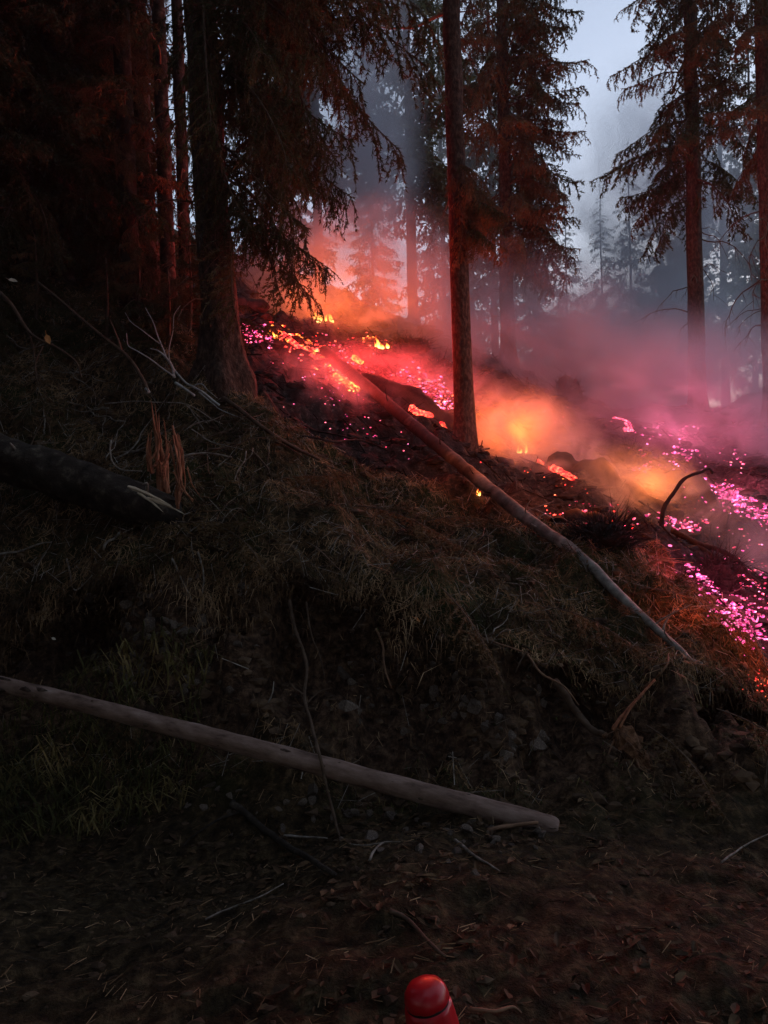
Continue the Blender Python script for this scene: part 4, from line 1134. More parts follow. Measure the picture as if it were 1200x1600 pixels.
# ------------------------------------------------------------------ flames
def tongue(h, r, seed):
    rng = np.random.default_rng(seed)
    t = np.linspace(0, 1, 9)
    ph = rng.uniform(0, 6.28)
    pts = np.stack([.25 * h * t * np.sin(2.5 * t + ph), .25 * h * t * np.cos(2.2 * t + ph), h * t], 1)
    rad = r * np.array([.55, .9, 1, .95, .8, .62, .42, .22, .03])
    return tube(pts, rad, 8, .25, seed)
def flame(label, px, py, w, mat, power, col, n=4, seed=0, lamp_h=0.45, off=0.0):
    p = hit(px, py + 4)
    root = empty('flame', p)
    tag(root, label, 'flame')
    s = w * p[1] / F
    rng = np.random.default_rng(seed)
    for k in range(n * 2):
        b = MB(); v, f = tongue(s * rng.uniform(.35, 1.5), s * rng.uniform(.08, .22), seed * 10 + k)
        v = v + np.array([rng.normal() * s * .6, rng.normal() * s * .3, -.02])
        b.add(v, f)
        link('flame_tongue', b.mesh('flame_tongue', M[mat]), root)
    if power:
        for dx, dy, dz, fr in ((0, -.05, .28, .4), (-.45, .1, .5, .3), (.4, .15, .75, .3)):
            l = bpy.data.lights.new('fire_light', 'POINT')
            l.energy = power * fr * 4.2 / GAIN; l.color = col; l.shadow_soft_size = 0.25
            o = bpy.data.objects.new('fire_light', l); COL.objects.link(o); o.parent = root; o.location = (dx, dy, dz * (lamp_h / .45))
    return root
ORANGE, RED, PINK, AMBER = (1.0, .145, .015), (1.0, .045, .035), (1.0, .12, .22), (1.0, .20, .025)
flame('yellow flame high on the slope under the drooping bough', 497, 500, 17, 'flame', 38, ORANGE, 5, 1, .2)
flame('small yellow flame with orange embers left of the brushy mound', 590, 540, 13, 'flame', 12, ORANGE, 4, 2)
flame('bright orange flame right of the bare trunk', 806, 702, 13, 'flame', 36, ORANGE, 4, 3)
flame('yellow flame between the two slanting black logs', 1015, 788, 12, 'flame', 24, AMBER, 4, 4)
flame('single small orange flame below the fallen trunk', 747, 769, 9, 'flame', 3.2, ORANGE, 2, 5, .5)
flame('small orange flame at the near edge of the burn, above a black log', 927, 808, 11, 'flame', 9, ORANGE, 3, 6, .6)
flame('little flame in the embers beside the big flared spruce', 430, 522, 9, 'flame', 1.5, RED, 3, 7, .2)
flame('small reddish flame in the band of coals left of the fallen trunk', 548, 606, 9, 'flame', 26, RED, 3, 8)
flame('added low red glow among the rose embers beside the bare trunk', 668, 622, 8, 'ember_red', 22, (1, .06, .07), 3, 9, .3)  # this and the next three: tongues and lamps added to carry ember light
flame('added low pink glow in the field of pink embers at the far edge', 1150, 770, 9, 'ember_pink', 28, PINK, 3, 10)
flame('added low pink glow in the near pink embers below the forked black branch', 1175, 965, 8, 'ember_pink', 12, PINK, 3, 11)
flame('added low pink glow among scattered embers in the smoke behind', 1075, 690, 6, 'ember_pink', 12, PINK, 2, 12, .3)
flame('added low red glow in the glowing band just right of the big flared spruce', 462, 545, 7, 'ember_red', 5, (1, .035, .03), 3, 14, .2)  # this and the next two: lamps added to redden the ember band
flame('added low red glow at the middle of the glowing band', 515, 572, 7, 'ember_red', 34, (1, .035, .03), 3, 15, .2)
flame('added low red glow right beside the upper fallen trunk', 590, 590, 7, 'ember_red', 32, (1, .035, .04), 3, 16, .2)
flame('added small red glow in the dry grass cut by the edge', 1196, 1062, 8, 'ember_red', 4, (1, .12, .03), 2, 17, .5)  # lamp added at the edge embers for a red orange tint
flame('dull red flame low in the smoke behind the fallen trunk', 620, 590, 6, 'ember_red', 20, RED, 2, 13)

# ------------------------------------------------------------------ embers
def lump(seed):
    rng = np.random.default_rng(seed)
    v = ICO1[0] * (0.75 + 0.5 * rng.random((len(ICO1[0]), 1))) * np.array([1.0, 0.9, 0.65])
    return v
EM = {}
for mname in ('ember_pink', 'ember_rose', 'ember_red', 'ember_orange'):
    EM[mname] = []
    for k in range(4):
        b = MB(); b.add(lump(700 + k), ICO1[1]); EM[mname].append(b.mesh('ember', M[mname]))
rnge = np.random.default_rng(5)
def ember(px, py, size, mat, label, group):
    h = hit(px, py)
    s = size * h[1] / F * 0.29
    o = link('ember', EM[mat][rnge.integers(4)])
    o.location = (h[0], h[1], h[2] + s * .3)
    o.rotation_euler = (rnge.normal() * .4, rnge.normal() * .4, rnge.uniform(0, 6.28))
    o.scale = (s * rnge.uniform(.8, 1.6), s * rnge.uniform(.8, 1.3), s)
    tag(o, label, 'ember', group)
small = []
def cluster(line, spread, n, smin, smax, mats, label, group, individuals=None):
    cap_ = n // 3
    n = int(n * 2.6); spread = spread * 1.2; individuals = individuals or min(cap_, 34)
    """embers scattered along a picture polyline; the larger ones are things, the rest join the scatter"""
    line = np.array(line, float)
    seg = np.linalg.norm(np.diff(line, axis=0), axis=1); cs = np.concatenate([[0], np.cumsum(seg)])
    its = []
    for k in range(n):
        s = rnge.uniform(0, cs[-1]); i = min(np.searchsorted(cs, s, 'right') - 1, len(seg) - 1)
        q = line[i] + (line[i + 1] - line[i]) * (s - cs[i]) / max(seg[i], 1e-6)
        its.append((q[0] + rnge.normal() * spread, q[1] + rnge.normal() * spread * .55, smin + (smax - smin) * rnge.random() ** 2.2, mats[rnge.integers(len(mats))]))
    its.sort(key=lambda a: -a[2])
    m = n // 3 if individuals is None else individuals
    for a in its[:m]:
        ember(*a, label, group)
    small.extend(its[m:])
cluster([(388, 510), (420, 540)], 9, 34, 3, 9, ['ember_rose', 'ember_pink'], 'rose ember in the patch touching the big flared spruce', 'embers beside the big flared spruce')
cluster([(430, 515), (490, 550), (520, 580), (560, 610)], 8, 90, 4, 13, ['ember_red', 'ember_red', 'ember_orange'], 'red ember in the glowing band left of the fallen trunk', 'embers in the glowing band')
cluster([(480, 530), (560, 570), (610, 605)], 16, 60, 3, 8, ['ember_red', 'ember_rose'], 'red ember just right of the upper fallen trunk', 'embers right of the upper fallen trunk')
cluster([(575, 527), (600, 545)], 7, 14, 4, 9, ['ember_orange', 'ember_red'], 'orange ember around the small flame by the brushy mound', 'embers by the brushy mound')
cluster([(635, 580), (660, 598), (700, 640)], 13, 95, 3, 11, ['ember_rose', 'ember_rose', 'ember_red', 'ember_pink'], 'rose ember in the heap left of the bare trunk', 'embers in the heap left of the bare trunk')
cluster([(440, 560), (540, 640), (640, 700)], 26, 36, 2.5, 6, ['ember_rose', 'ember_pink'], 'lone rose ember in the dark burn below the fallen trunk', 'lone embers below the fallen trunk')
cluster([(680, 572), (705, 580)], 6, 8, 3, 8, ['ember_rose', 'ember_pink'], 'rose ember in the dark patch left of the bare trunk', 'embers in the dark patch')
cluster([(760, 690), (840, 715), (900, 765)], 22, 26, 2.5, 6, ['ember_red', 'ember_orange'], 'red ember near the bright orange flame', 'embers near the orange flame')
cluster([(880, 800), (930, 806), (985, 830)], 14, 40, 3, 9, ['ember_rose', 'ember_red'], 'red ember at the near edge of the burn', 'embers at the near edge of the burn')
cluster([(990, 705), (1002, 735)], 7, 26, 4, 12, ['ember_pink', 'ember_rose'], 'pink ember in the upright streak behind the hooked branch', 'embers in the upright streak')
cluster([(1010, 672), (1075, 672)], 12, 26, 3, 10, ['ember_pink'], 'pink ember in the highest row in the smoke', 'embers in the highest row')
cluster([(1055, 715), (1075, 715)], 13, 26, 3, 11, ['ember_pink'], 'pink ember just above the hooked branch', 'embers above the hooked branch')
cluster([(1125, 700), (1165, 725)], 12, 14, 2.5, 8, ['ember_pink', 'ember_rose'], 'pale ember scattered above the heavy pink streak', 'embers above the heavy pink streak')
cluster([(1110, 765), (1150, 778), (1180, 800), (1210, 815)], 12, 100, 4, 15, ['ember_pink'], 'pink ember in the heavy streak running off the edge', 'embers in the heavy pink streak')
cluster([(1035, 805), (1070, 825), (1090, 820)], 9, 42, 4, 11, ['ember_pink', 'ember_rose'], 'pink ember at the foot of the hooked branch', 'embers at the foot of the hooked branch')
cluster([(1080, 740), (1200, 840)], 30, 44, 2.5, 6, ['ember_pink', 'ember_rose'], 'small pink ember in the thin smoke right of the hooked branch', 'embers right of the hooked branch')
cluster([(1095, 880), (1130, 930), (1150, 965), (1200, 1000)], 15, 150, 4, 14, ['ember_pink'], 'pink ember in the near field below the forked black branch', 'embers in the near pink field')
cluster([(1150, 880), (1205, 950)], 22, 60, 3, 10, ['ember_pink', 'ember_rose'], 'pink ember behind the near field', 'embers behind the near field')
cluster([(820, 655), (930, 650)], 30, 12, 2.5, 6, ['ember_rose'], 'tiny lone ember far back in the smoke', 'lone embers far back')
cluster([(1180, 1050), (1200, 1090)], 10, 14, 2.5, 6, ['ember_red'], 'small red ember in the grass cut by the edge', 'embers in the grass at the edge')
groups = {}
for px, py, s, m_ in small:
    groups.setdefault(m_, []).append((px, py, s))
for m_, its in groups.items():
    b = MB()
    for px, py, s in its:
        h = hit(px, py); r = s * h[1] / F * .36
        b.add(lump(rnge.integers(9999)) * r * np.array([1.2, 1, 1]) + h + np.array([0, 0, r * .2]), ICO1[1])
    o = link('ember_scatter', b.mesh('ember_scatter', M[m_]), kind='stuff')
    tag(o, {'ember_pink': 'fine scatter of pink embers on the burnt slope', 'ember_rose': 'fine scatter of rose red embers on the burnt slope', 'ember_red': 'fine scatter of deep red embers on the burnt slope', 'ember_orange': 'fine scatter of orange embers on the burnt slope'}[m_], 'embers')

# ------------------------------------------------------------------ stones
def stone_mesh(seed):
    rng = np.random.default_rng(seed)
    v = ICO2[0].copy()
    for k in range(11):
        n = rng.normal(size=3); n /= np.linalg.norm(n); d = rng.uniform(.3, .75)
        s = v @ n
        v = np.where((s > d)[:, None], v - np.outer(s - d, n), v)
    v *= np.array([1, rng.uniform(.6, .95), rng.uniform(.45, .8)])
    b = MB(); b.add(v, ICO2[1])
    return b.mesh('stone', M['stone'], smooth=False)
STN = [stone_mesh(900 + k) for k in range(8)]
rngk = np.random.default_rng(8)
def stone(px, py, size, parent):
    h = hit(px, py)
    s = size * h[1] / F * .5
    o = link('stone', STN[rngk.integers(8)], parent)
    o.location = (h[0], h[1] + s * .25 + float(undercut(h[:1], h[1:2])[0]) * (parent is hill_o), h[2] + s * .1)
    o.rotation_euler = (rngk.normal() * .5 - .6 * (parent is hill_o), rngk.normal() * .5, rngk.uniform(0, 6.28)); o.scale = (s, s, s)
for k in range(170):      # stony earth of the cut bank
    px = rngk.choice([rngk.uniform(120, 330), rngk.uniform(60, 760)]); t = rngk.random()
    y0 = np.interp(px, [0, 300, 600, 760], [950, 890, 990, 1050]); y1 = np.interp(px, [0, 300, 600, 760], [1060, 1110, 1160, 1190])
    stone(px, y0 + (y1 - y0) * t, rngk.uniform(7, 30) if rngk.random() < .75 else rngk.uniform(28, 48), hill_o)
for k in range(26):
    px = rngk.uniform(700, 960)
    stone(px, rngk.uniform(1095, 1190), rngk.uniform(8, 44), hill_o)
for k in range(60):
    px = rngk.uniform(250, 860)
    y0 = np.interp(px, [0, 300, 600, 870], [1180, 1225, 1270, 1300])
    stone(px, y0 + abs(rngk.normal()) * 28, rngk.uniform(7, 30), road_o)
def lone_stone(px, py, size, label):
    h = hit(px, py); s = size * h[1] / F * .5
    o = link('stone', STN[rngk.integers(8)], None, (h[0], h[1], h[2] + s * .25)); o.scale = (s, s, s); o.rotation_euler = (.2, .3, rngk.uniform(0, 6))
    tag(o, label, 'stone')
lone_stone(487, 1240, 32, 'pale blocky stone at the bank foot under the hanging root')
lone_stone(728, 1300, 32, 'pale flat stone on the road just left of the reddish stick')
lone_stone(580, 1313, 34, 'brownish rounded stone between the level stick and the forked twig')
lone_stone(548, 1112, 52, 'large brown stone sunk in the bank right of the hanging root')

# ------------------------------------------------------------------ leaves that stand out
def leaf(px, py, Y, size, mat, label, rot):
    s = size * Y / F * .5
    pts = np.array([(-1, 0, 0), (-.45, .5, .06), (.3, .5, .1), (1, 0, 0), (.3, -.5, .1), (-.45, -.5, .06), (-.3, 0, -.04), (.35, 0, -.04)]) * s
    b = MB(); b.add(pts, [(0, 6, 1), (1, 6, 7, 2), (2, 7, 3), (3, 7, 4), (4, 7, 6, 5), (5, 6, 0)])
    b.add(*tube(np.array([(-1, 0, 0), (-1.4, .1, .05), (-1.7, .1, -.05)]) * s, .04 * s, 4))
    p = P(px, py, Y)
    o = link('leaf', b.mesh('leaf', M[mat]), None, p); o.rotation_euler = rot
    tag(o, label, 'leaf')
leaf(75, 530, 6.98, 17, 'orangeleaf', 'single orange leaf hanging from the dead branch near the left edge', (1.4, 1.2, 0))
leaf(20, 438, 7.4, 14, 'paleleaf', 'pale dry leaf in the dark brush at the left edge', (1.0, .2, .3))
leaf(652, 968, 5.1, 18, 'orangeleaf', 'bright orange leaf in the moss on the lip of the bank', (.9, .4, .9))
leaf(668, 962, 5.1, 12, 'orangeleaf', 'small orange leaf tip beside the bright orange leaf', (1.2, -.4, 2.2))
leaf(84, 998, 5.6, 8, 'paleleaf', 'tiny pale leaf on the dark bank', (1.0, .4, 0))

# ------------------------------------------------------------------ red bottle at the bottom edge
rb = empty('red_bottle', (0.172, 2.02, gz(.172, 2.02)))
tag(rb, 'glossy red round topped bottle with a black seam, standing at the bottom edge', 'bottle')
m, nt, bs, out = newmat('red_gloss'); bs.inputs['Base Color'].default_value = (.55, .005, .014, 1); bs.inputs['Roughness'].default_value = .33; bs.inputs['Coat Weight'].default_value = .15; M['red'] = m
m, nt, bs, out = newmat('black_rubber'); bs.inputs['Base Color'].default_value = (.01, .01, .012, 1); bs.inputs['Roughness'].default_value = .5; M['blk'] = m
def lathe(prof, n=40, flute=0.0):
    a = np.arange(n) / n * 2 * math.pi
    Vv = []
    for r, z in prof:
        q = r * (1 + flute * np.abs(np.sin(a * 4)))
        Vv.append(np.stack([q * np.cos(a), q * np.sin(a), a * 0 + z], 1))
    Fc = [(k * n + j, k * n + (j + 1) % n, (k + 1) * n + (j + 1) % n, (k + 1) * n + j) for k in range(len(prof) - 1) for j in range(n)]
    Fc += [tuple(range(n))[::-1], tuple((len(prof) - 1) * n + j for j in range(n))]
    return np.concatenate(Vv), Fc
b = MB(); b.add(*lathe([(.076, 0), (.084, .01), (.080, .2), (.0735, .252), (.071, .262)], flute=.07)); link('body', b.mesh('body', M['red']), rb)
b = MB(); b.add(*lathe([(.066, .259), (.0695, .262), (.0695, .269), (.066, .273)])); link('seam_ring', b.mesh('seam_ring', M['blk']), rb)
b = MB(); b.add(*lathe([(.068, .268), (.0715, .271), (.0705, .284), (.066, .299), (.057, .310), (.042, .3175), (.022, .3202), (.003, .321)], flute=.03)); cp_ = link('cap', b.mesh('cap', M['red']), rb)
b = MB()
for z in (.281, .290, .299):
    b.add(ICO1[0] * .004 + np.array([-.02, -math.sqrt(max(.0005, (.069 - (z - .28) * .45) ** 2 - .0004)), z]), ICO1[1])
link('cap_ridge', b.mesh('cap_ridge', M['red']), cp_)
rb.rotation_euler = (math.radians(-4), math.radians(-11), .4)
rb.scale = (.84, .84, 1.0)

# ------------------------------------------------------------------ ground cover
rngg = np.random.default_rng(99)
def unburnt_pts(n, x0=-4.8, x1=3.6, y0=4.2, y1=9.6):
    x = rngg.uniform(x0, x1, n); y = rngg.uniform(y0, y1, n)
    ok = (burn_mask(x, y) < .3) & (road_mask(x, y) < .4)
    bk = bank_mask(x, y)
    ok &= rngg.random(n) > bk * .975
    x, y = x[ok], y[ok]
    return x, y, ground(x, y)
def blades(x, y, z, lmin, lmax, wmin, wmax, lean):
    n = len(x)
    base = np.stack([x, y, z - .005], 1)
    a = rngg.uniform(0, 2 * math.pi, n); l = rngg.uniform(lmin, lmax, n); w = rngg.uniform(wmin, wmax, n)
    d = np.stack([np.cos(a), np.sin(a) - .35, a * 0], 1)
    up = np.array([0, 0, 1.0])
    ln_ = lean * rngg.uniform(.5, 1.5, n)
    side = np.stack([-np.sin(a), np.cos(a), a * 0], 1) * w[:, None]
    mid_ = base + (up * .55 + d * (.35 * ln_)[:, None]) * l[:, None]
    tip = base + (up * (.75 - .3 * ln_)[:, None] + d * (.95 * ln_)[:, None]) * l[:, None]
    T1 = np.stack([base - side, base + side, mid_ + side * .7], 1); T2 = np.stack([base - side, mid_ + side * .7, mid_ - side * .7], 1); T3 = np.stack([mid_ - side * .7, mid_ + side * .7, tip], 1)
    return np.concatenate([T1, T2, T3])
def flat_needles(x, y, z, lmin, lmax, wmin, wmax, tilt):
    n = len(x)
    base = np.stack([x, y, z + rngg.uniform(.002, .03, n)], 1)
    a = rngg.uniform(0, 2 * math.pi, n); l = rngg.uniform(lmin, lmax, n)[:, None]; w = rngg.uniform(wmin, wmax, n)[:, None]
    e = .03
    slope = (ground(x + e * np.cos(a), y + e * np.sin(a)) - ground(x - e * np.cos(a), y - e * np.sin(a))) / (2 * e)
    d = np.stack([np.cos(a), np.sin(a), slope + rngg.normal(size=n) * tilt], 1); d /= np.linalg.norm(d, axis=1)[:, None]
    s = np.cross(d, rngg.normal(size=(n, 3))); s /= np.linalg.norm(s, axis=1)[:, None]
    A_, B2, C_, D_ = base - d * l * .5 - s * w, base - d * l * .5 + s * w, base + d * l * .5 + s * w, base + d * l * .5 - s * w
    return np.concatenate([np.stack([A_, B2, C_], 1), np.stack([A_, C_, D_], 1)])
def stuff(name, tri, mat, label, cat):
    b = MB(); b.addtri(tri)
    o = link(name, b.mesh(name, M[mat], smooth=False), kind='stuff'); tag(o, label, cat)
    return o
x, y, z = unburnt_pts(60000)
den = fbm(np.stack([x * 1.5, y * 1.5, x * 0], 1), 3, 61)
s_ = (den > .15) & (rngg.random(len(x)) < .4)
stuff('grass', blades(x[s_], y[s_], z[s_], .03, .11, .0015, .004, 1.5), 'grass', 'short dry grass and moss shoots over the unburnt slope', 'grass')
x, y, z = unburnt_pts(90000)
cl_ = np.clip(fbm(np.stack([x * 4, y * 4, x * 0], 1), 3, 71), 0, 1) * .07
stuff('needle_litter', flat_needles(x, y, z + cl_ * rngg.random(len(x)), .02, .12, .001, .003, .55), 'litter', 'fallen spruce needles and straw over the unburnt slope', 'needle litter')
x, y, z = unburnt_pts(9000)
stuff('twig_litter', flat_needles(x, y, z + .05 * rngg.random(len(x)) ** 2, .05, .22, .0012, .003, .4), 'greywood', 'fine dry twig bits over the unburnt slope', 'twig litter')
# moss fuzz in patches
x, y, z = unburnt_pts(120000)
s_ = fbm(np.stack([x * 1.5, y * 1.5, x * 0], 1), 3, 61) > .12
stuff('moss', blades(x[s_], y[s_], z[s_], .012, .045, .002, .005, .8), 'moss', 'dark green moss in patches on the unburnt slope', 'moss')
# grass and roots drooping over the lip of the bank
n = 7000
x = rngg.uniform(-4.5, 2.6, n); ye = np.interp(x, edge[:, 0], edge[:, 1]); y = ye + rngg.normal(size=n) * .09 + .02 + .10 * vnoise(np.stack([x * 2.5, x * 0, x * 0], 1), 8); z = ground(x, y)
base = np.stack([x, y, z], 1); l = (.03 + .22 * rngg.random(n) ** 2.5) * (.6 + .6 * (vnoise(np.stack([x * 3, x * 0, x * 0], 1), 7) + .5)); w = rngg.uniform(.001, .003, n)
d = np.stack([rngg.normal(size=n) * .8, -np.abs(rngg.normal(size=n)) * .7 - .15, rngg.normal(size=n) * .25 + .1], 1)
mid_ = base + d * (l * .5)[:, None]; tip = mid_ + (d * .35 + np.array([0, 0, -.9])) * (l * .6)[:, None]
sd = np.stack([w, w * 0, w * 0], 1)
T = np.concatenate([np.stack([base - sd, base + sd, mid_ + sd], 1), np.stack([base - sd, mid_ + sd, mid_ - sd], 1), np.stack([mid_ - sd, mid_ + sd, tip], 1)])
stuff('drooping_grass', T, 'litter', 'dry grass and fine roots drooping over the lip of the bank', 'dry grass')
# brush in the dark left foot of the bank
n = 5000
x = rngg.uniform(-4.6, -1.2, n); y = rngg.uniform(4.0, 5.3, n); s_ = y > np.interp(x, [-4.6, -2.8, -1.2], [4.4, 4.2, 4.5]); x, y = x[s_], y[s_]; z = ground(x, y)
stuff('undergrowth', blades(x, y, z, .06, .30, .003, .008, .9), 'grass', 'dark green undergrowth below the left part of the peeled pole', 'undergrowth')
# leaves and clods on the road
n = 7000
x = rngg.uniform(-3.2, 3.4, n); y = rngg.uniform(1.6, 4.9, n); ok = (road_mask(x, y) > .3) & (fbm(np.stack([x * 1.2, y * 1.6, x * 0], 1), 3, 41) + rngg.normal(size=n) * .35 > -.1)
x, y = x[ok], y[ok]; n = len(x); z = ground(x, y) + rngg.uniform(.003, .02, n)
a = rngg.uniform(0, 6.28, n); L = (.008 + .028 * rngg.random(n) ** 1.6)[:, None]; ti = rngg.normal(size=(n, 2)) * .22
d = np.stack([np.cos(a), np.sin(a), ti[:, 0]], 1); s = np.stack([-np.sin(a), np.cos(a), ti[:, 1]], 1)
c = np.stack([x, y, z], 1); up = np.array([0, 0, .25])
k1, k2 = c - d * L * .45, c + d * L * .35
A_, C_ = c - d * L, c + d * L * 1.15
S1, S2, S3, S4 = k1 + s * L * .42 + up * L, k2 + s * L * .36 + up * L * .8, k1 - s * L * .42 + up * L, k2 - s * L * .36 + up * L * .6
stuff('fallen_leaves', np.concatenate([np.stack(t_, 1) for t_ in ((A_, k1, S1), (k1, k2, S2), (k1, S2, S1), (k2, C_, S2), (A_, S3, k1), (k1, S3, S4), (k1, S4, k2), (k2, S4, C_))]), 'deadleaf', 'brown fallen leaves trodden into the muddy road', 'fallen leaves')
b = MB()
xs = rngg.uniform(-3.2, 3.4, 1500); ys = rngg.uniform(1.6, 5.2, 1500)
zs = ground(xs, ys)
for xx, yy, zz in zip(xs, ys, zs):
    r = .005 + .022 * rngg.random() ** 3
    b.add(ICO1[0] * (0.7 + .6 * rngg.random((12, 1))) * np.array([r * 1.3, r, r * .7]) + np.array([xx, yy, zz]), ICO1[1])
o = link('clods', b.mesh('clods', M['clod'], smooth=False), kind='stuff'); tag(o, 'small clods of earth and grit on road and bank foot', 'clods')
x = rngg.uniform(-3.2, 3.4, 5000); y = rngg.uniform(1.6, 5.0, 5000); z = ground(x, y)
stuff('road_litter', flat_needles(x, y, z, .02, .08, .0008, .002, .12), 'litter', 'needles straw and bark shreds on the muddy road', 'litter')
# loose earth over the buried end of the peeled pole
b = MB()
for k in range(260):
    q = np.array([pb[0] + .02, pb[1] - .03, 0]) + np.array([rngg.normal() * .11, rngg.normal() * .07, 0]); r_ = .008 + .03 * rngg.random() ** 2
    zz = gz(q[0], q[1]) + .085 * math.exp(-((q[0] - pb[0] - .03) / .1) ** 2) * rngg.random()
    b.add(ICO1[0] * (0.6 + .8 * rngg.random((12, 1))) * np.array([r_ * 1.3, r_, r_ * .8]) + np.array([q[0], q[1], zz]), ICO1[1])
o = link('loose_earth', b.mesh('loose_earth', M['clod'], smooth=False), kind='stuff'); tag(o, 'loose earth heaped over the thick end of the peeled pole', 'earth')
# earth clods on the bank and slope
b = MB()
x = rngg.uniform(-4.2, 3.4, 9000); y = rngg.uniform(4.0, 8.0, 9000)
ok = (rngg.random(9000) < np.clip(bank_mask(x, y) * .8 + .12, 0, 1)) & (road_mask(x, y) < .9) & (burn_mask(x, y) < .5)
x, y = x[ok][:2600], y[ok][:2600]; z = ground(x, y); yo = y + undercut(x, y)
for xx, yy, zz in zip(x, yo, z):
    r_ = .008 + .045 * rngg.random() ** 3
    b.add(ICO1[0] * (0.6 + .8 * rngg.random((12, 1))) * np.array([r_ * 1.3, r_, r_ * .75]) + np.array([xx, yy, zz]), ICO1[1])
o = link('earth_clods', b.mesh('earth_clods', M['clod'], smooth=False), kind='stuff'); tag(o, 'crumbled brown earth clods on the cut bank and slope', 'clods')
# burnt debris
n = 9000
x = rngg.uniform(-3, 9, n); y = rngg.uniform(6, 18, n); ok = burn_mask(x, y) > .6; x, y = x[ok], y[ok]; z = ground(x, y)
stuff('burnt_debris', flat_needles(x, y, z, .06, .45, .003, .011, .3), 'char', 'charred sticks and cinders covering the burnt slope', 'burnt debris')
b = MB()
x = rngg.uniform(-3, 7, 1600); y = rngg.uniform(6, 15, 1600); ok = burn_mask(x, y) > .4; x, y = x[ok], y[ok]; z = ground(x, y)
for xx, yy, zz in zip(x, y, z):
    r = .02 + .09 * rngg.random() ** 3
    b.add(ICO2[0] * (1 + .4 * fbm(ICO2[0] * 1.7 + xx * 5, 2, 3))[:, None] * np.array([r * 1.4, r, r * .6]) + np.array([xx, yy, zz]), ICO2[1])
o = link('cinders', b.mesh('cinders', M['char'], smooth=False), kind='stuff'); tag(o, 'black lumps of burnt turf on the slope', 'cinders')
# brushy black mound
def mound(px, py, w, hh, label, mat, seed, n=900):
    h = hit(px, py); R = w * h[1] / F * .5; H = hh * h[1] / F
    rng = np.random.default_rng(seed)
    v = ICO3[0] * (1 + .3 * fbm(ICO3[0] * 2.5, 3, seed))[:, None] * np.array([R, R * .7, H])
    b = MB(); b.add(v, ICO3[1])
    q = v[rng.integers(len(v), size=n)]
    d = q / np.linalg.norm(q, axis=1)[:, None] + rng.normal(size=(n, 3)) * .6; d[:, 2] = np.abs(d[:, 2])
    s = np.cross(d, rng.normal(size=(n, 3))); s *= .004 / np.linalg.norm(s, axis=1)[:, None]
    b.addtri(np.stack([q - s, q + s, q + d * rng.uniform(.05, .16, (n, 1))], 1))
    o = link('burnt_bush', b.mesh('burnt_bush', M[mat], smooth=False), None, h); tag(o, label, 'burnt bush')
mound(640, 545, 60, 16, 'brushy black mound right of the small yellow flame', 'char', 1)
mound(680, 580, 60, 18, 'black brush heap in the dark patch left of the bare trunk', 'char', 2)
mound(885, 620, 46, 28, 'dark round burnt bush in the smoke above the orange flame', 'char', 3)
mound(985, 725, 36, 24, 'dark burnt bush dim in the pink smoke', 'char', 4)
mound(940, 845, 80, 26, 'ragged black turf heap on the near edge of the burn', 'char', 5, 1600)
mound(1120, 905, 60, 30, 'ragged black turf heap under the forked black branch', 'char', 6, 1600)
b = MB()
fan0 = hit(1012, 888) + np.array([0, 0, .03])
for k in range(9):
    e = fan0 + np.array([.28 + rngs.normal() * .05, rngs.normal() * .06, .05 + rngs.normal() * .05])
    b.add(*tube(smoothpath([np.zeros(3), (e - fan0) * .5 + np.array([0, 0, .03]), e - fan0], 6, .02, k), np.linspace(.004, .0012, 6), 3))
o = link('dry_twig', b.mesh('dry_twig', M['rootwood']), None, fan0); tag(o, 'fan of reddish dry twigs on the mossy edge right of the fallen trunk', 'twig')

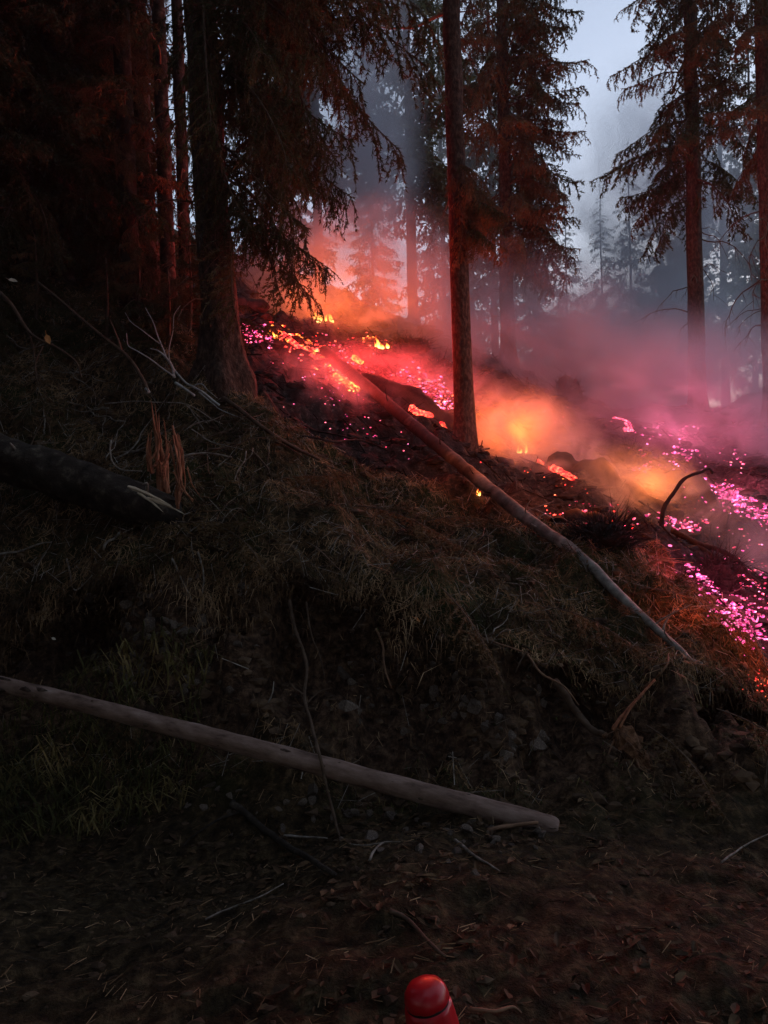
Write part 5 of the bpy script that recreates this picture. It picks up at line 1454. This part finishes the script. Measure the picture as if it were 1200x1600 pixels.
# ------------------------------------------------------------------ smoke and haze
def smoke(label, center, radii, dens, nscale, seed, thr=(0.43, 0.61), rot=(0, 0, 0), col=(.76, .84, .96), fall=1.0, aniso=0.1, stretch=(1, 1, 1)):
    b = MB(); b.add(ICO3[0], ICO3[1])
    m = bpy.data.materials.new('smoke'); m.use_nodes = True
    nt = m.node_tree
    for n_ in list(nt.nodes):
        if n_.type == 'BSDF_PRINCIPLED': nt.nodes.remove(n_)
    out = [n_ for n_ in nt.nodes if n_.type == 'OUTPUT_MATERIAL'][0]
    pv = N(nt, 'ShaderNodeVolumePrincipled')
    pv.inputs['Color'].default_value = (*col, 1)
    pv.inputs['Anisotropy'].default_value = aniso
    tc = N(nt, 'ShaderNodeTexCoord'); geo = N(nt, 'ShaderNodeNewGeometry')
    ln = N(nt, 'ShaderNodeVectorMath', operation='LENGTH'); nt.links.new(tc.outputs['Object'], ln.inputs[0])
    fo = N(nt, 'ShaderNodeMapRange', interpolation_type='SMOOTHSTEP'); nt.links.new(ln.outputs['Value'], fo.inputs[0])
    fo.inputs['From Min'].default_value = 1.0 - .85 * fall; fo.inputs['From Max'].default_value = .97; fo.inputs['To Min'].default_value = 1; fo.inputs['To Max'].default_value = 0
    mp = N(nt, 'ShaderNodeMapping'); mp.inputs['Location'].default_value = (seed * 7.3, seed * 3.1, seed * 1.7); mp.inputs['Scale'].default_value = stretch
    nt.links.new(geo.outputs['Position'], mp.inputs['Vector'])
    nz = noise(nt, nscale, 5, .6, mp.outputs[0]); nz.inputs['Distortion'].default_value = 1.1
    mr = N(nt, 'ShaderNodeMapRange', interpolation_type='SMOOTHSTEP'); nt.links.new(nz.outputs[0], mr.inputs[0])
    mr.inputs['From Min'].default_value = thr[0]; mr.inputs['From Max'].default_value = thr[1]; mr.inputs['To Min'].default_value = .05
    mu = N(nt, 'ShaderNodeMath', operation='MULTIPLY'); nt.links.new(fo.outputs[0], mu.inputs[0]); nt.links.new(mr.outputs[0], mu.inputs[1])
    m2 = N(nt, 'ShaderNodeMath', operation='MULTIPLY'); m2.inputs[1].default_value = dens; nt.links.new(mu.outputs[0], m2.inputs[0])
    nt.links.new(m2.outputs[0], pv.inputs['Density'])
    nt.links.new(pv.outputs[0], out.inputs['Volume'])
    o = link('smoke', b.mesh('smoke', m), None, center, kind='stuff')
    o.scale = radii; o.rotation_euler = rot
    tag(o, label, 'smoke')
    return o
smoke('orange lit smoke rising from the flame under the drooping bough', P(540, 445, 13.0), (2.6, 2.0, 2.0), 1.9, .8, 1)
smoke('tall bluish smoke column between the big flared spruce and the bare trunk', P(570, 210, 19), (1.9, 2.5, 6.0), 1.0, .5, 2, stretch=(1, 1, .5))
smoke('pinkish smoke lying on the burn behind the bare trunk', P(830, 570, 14.5), (4.6, 3.4, 2.3), 1.3, .6, 3, rot=(0, .25, 0))
smoke('dense rose smoke over the pink embers at the far edge', P(1110, 650, 12.5), (3.6, 2.8, 1.9), 1.5, .7, 4, rot=(0, .2, 0))
smoke('thick blue smoke column rising under the sky gap', P(1010, 400, 19), (3.4, 3.0, 5.6), 1.9, .4, 5, stretch=(1, 1, .6))
smoke('thin grey wisps creeping over the burnt ground below the fallen trunk', P(505, 610, 9.3), (1.0, .9, .5), 2.0, 1.8, 6, rot=(0, .5, 0))
smoke('low orange smoke around the flame right of the bare trunk', P(830, 690, 9.9), (1.2, .9, .75), 4.0, 1.5, 7, rot=(0, .35, 0))
smoke('warm smoke drifting past the hooked black branch', P(1060, 800, 8.8), (1.7, .9, .75), 1.8, 1.3, 8, rot=(0, .4, 0))
smoke('mauve smoke creeping over the burnt slope under the trunks', P(740, 650, 11.2), (3.8, 2.8, .9), .6, 1.0, 11, rot=(.3, .3, 0))
smoke('wide bank of mauve smoke hiding the crest of the burnt slope', P(1010, 585, 17.5), (7.5, 3.2, 2.6), 1.3, .4, 12, rot=(0, .12, 0))
smoke('pale smoke veil at the edge of the near pink embers', P(1200, 900, 7.4), (.8, .8, .85), 2.0, 1.2, 9)
smoke('faint blue smoke hanging among the far trees', (4, 34, 11), (30, 15, 14), .055, .12, 10, thr=(.3, .8))
b = MB()
X0, X1, Y0, Y1, Z0, Z1 = -42, 47, -11, 78, -6, 46
b.add([(X0, Y0, Z0), (X1, Y0, Z0), (X1, Y1, Z0), (X0, Y1, Z0), (X0, Y0, Z1), (X1, Y0, Z1), (X1, Y1, Z1), (X0, Y1, Z1)], [(0, 3, 2, 1), (4, 5, 6, 7), (0, 1, 5, 4), (1, 2, 6, 5), (2, 3, 7, 6), (3, 0, 4, 7)])
m = bpy.data.materials.new('haze'); m.use_nodes = True; nt = m.node_tree
nt.nodes.remove(nt.nodes['Principled BSDF'])
pv = N(nt, 'ShaderNodeVolumePrincipled'); pv.inputs['Color'].default_value = (.85, .89, .95, 1); pv.inputs['Density'].default_value = .001
nt.links.new(pv.outputs[0], nt.nodes['Material Output'].inputs['Volume'])
hz = link('haze', b.mesh('haze', m, smooth=False), kind='stuff'); hz['label'] = 'thin smoky air over the whole slope'; hz['category'] = 'haze'
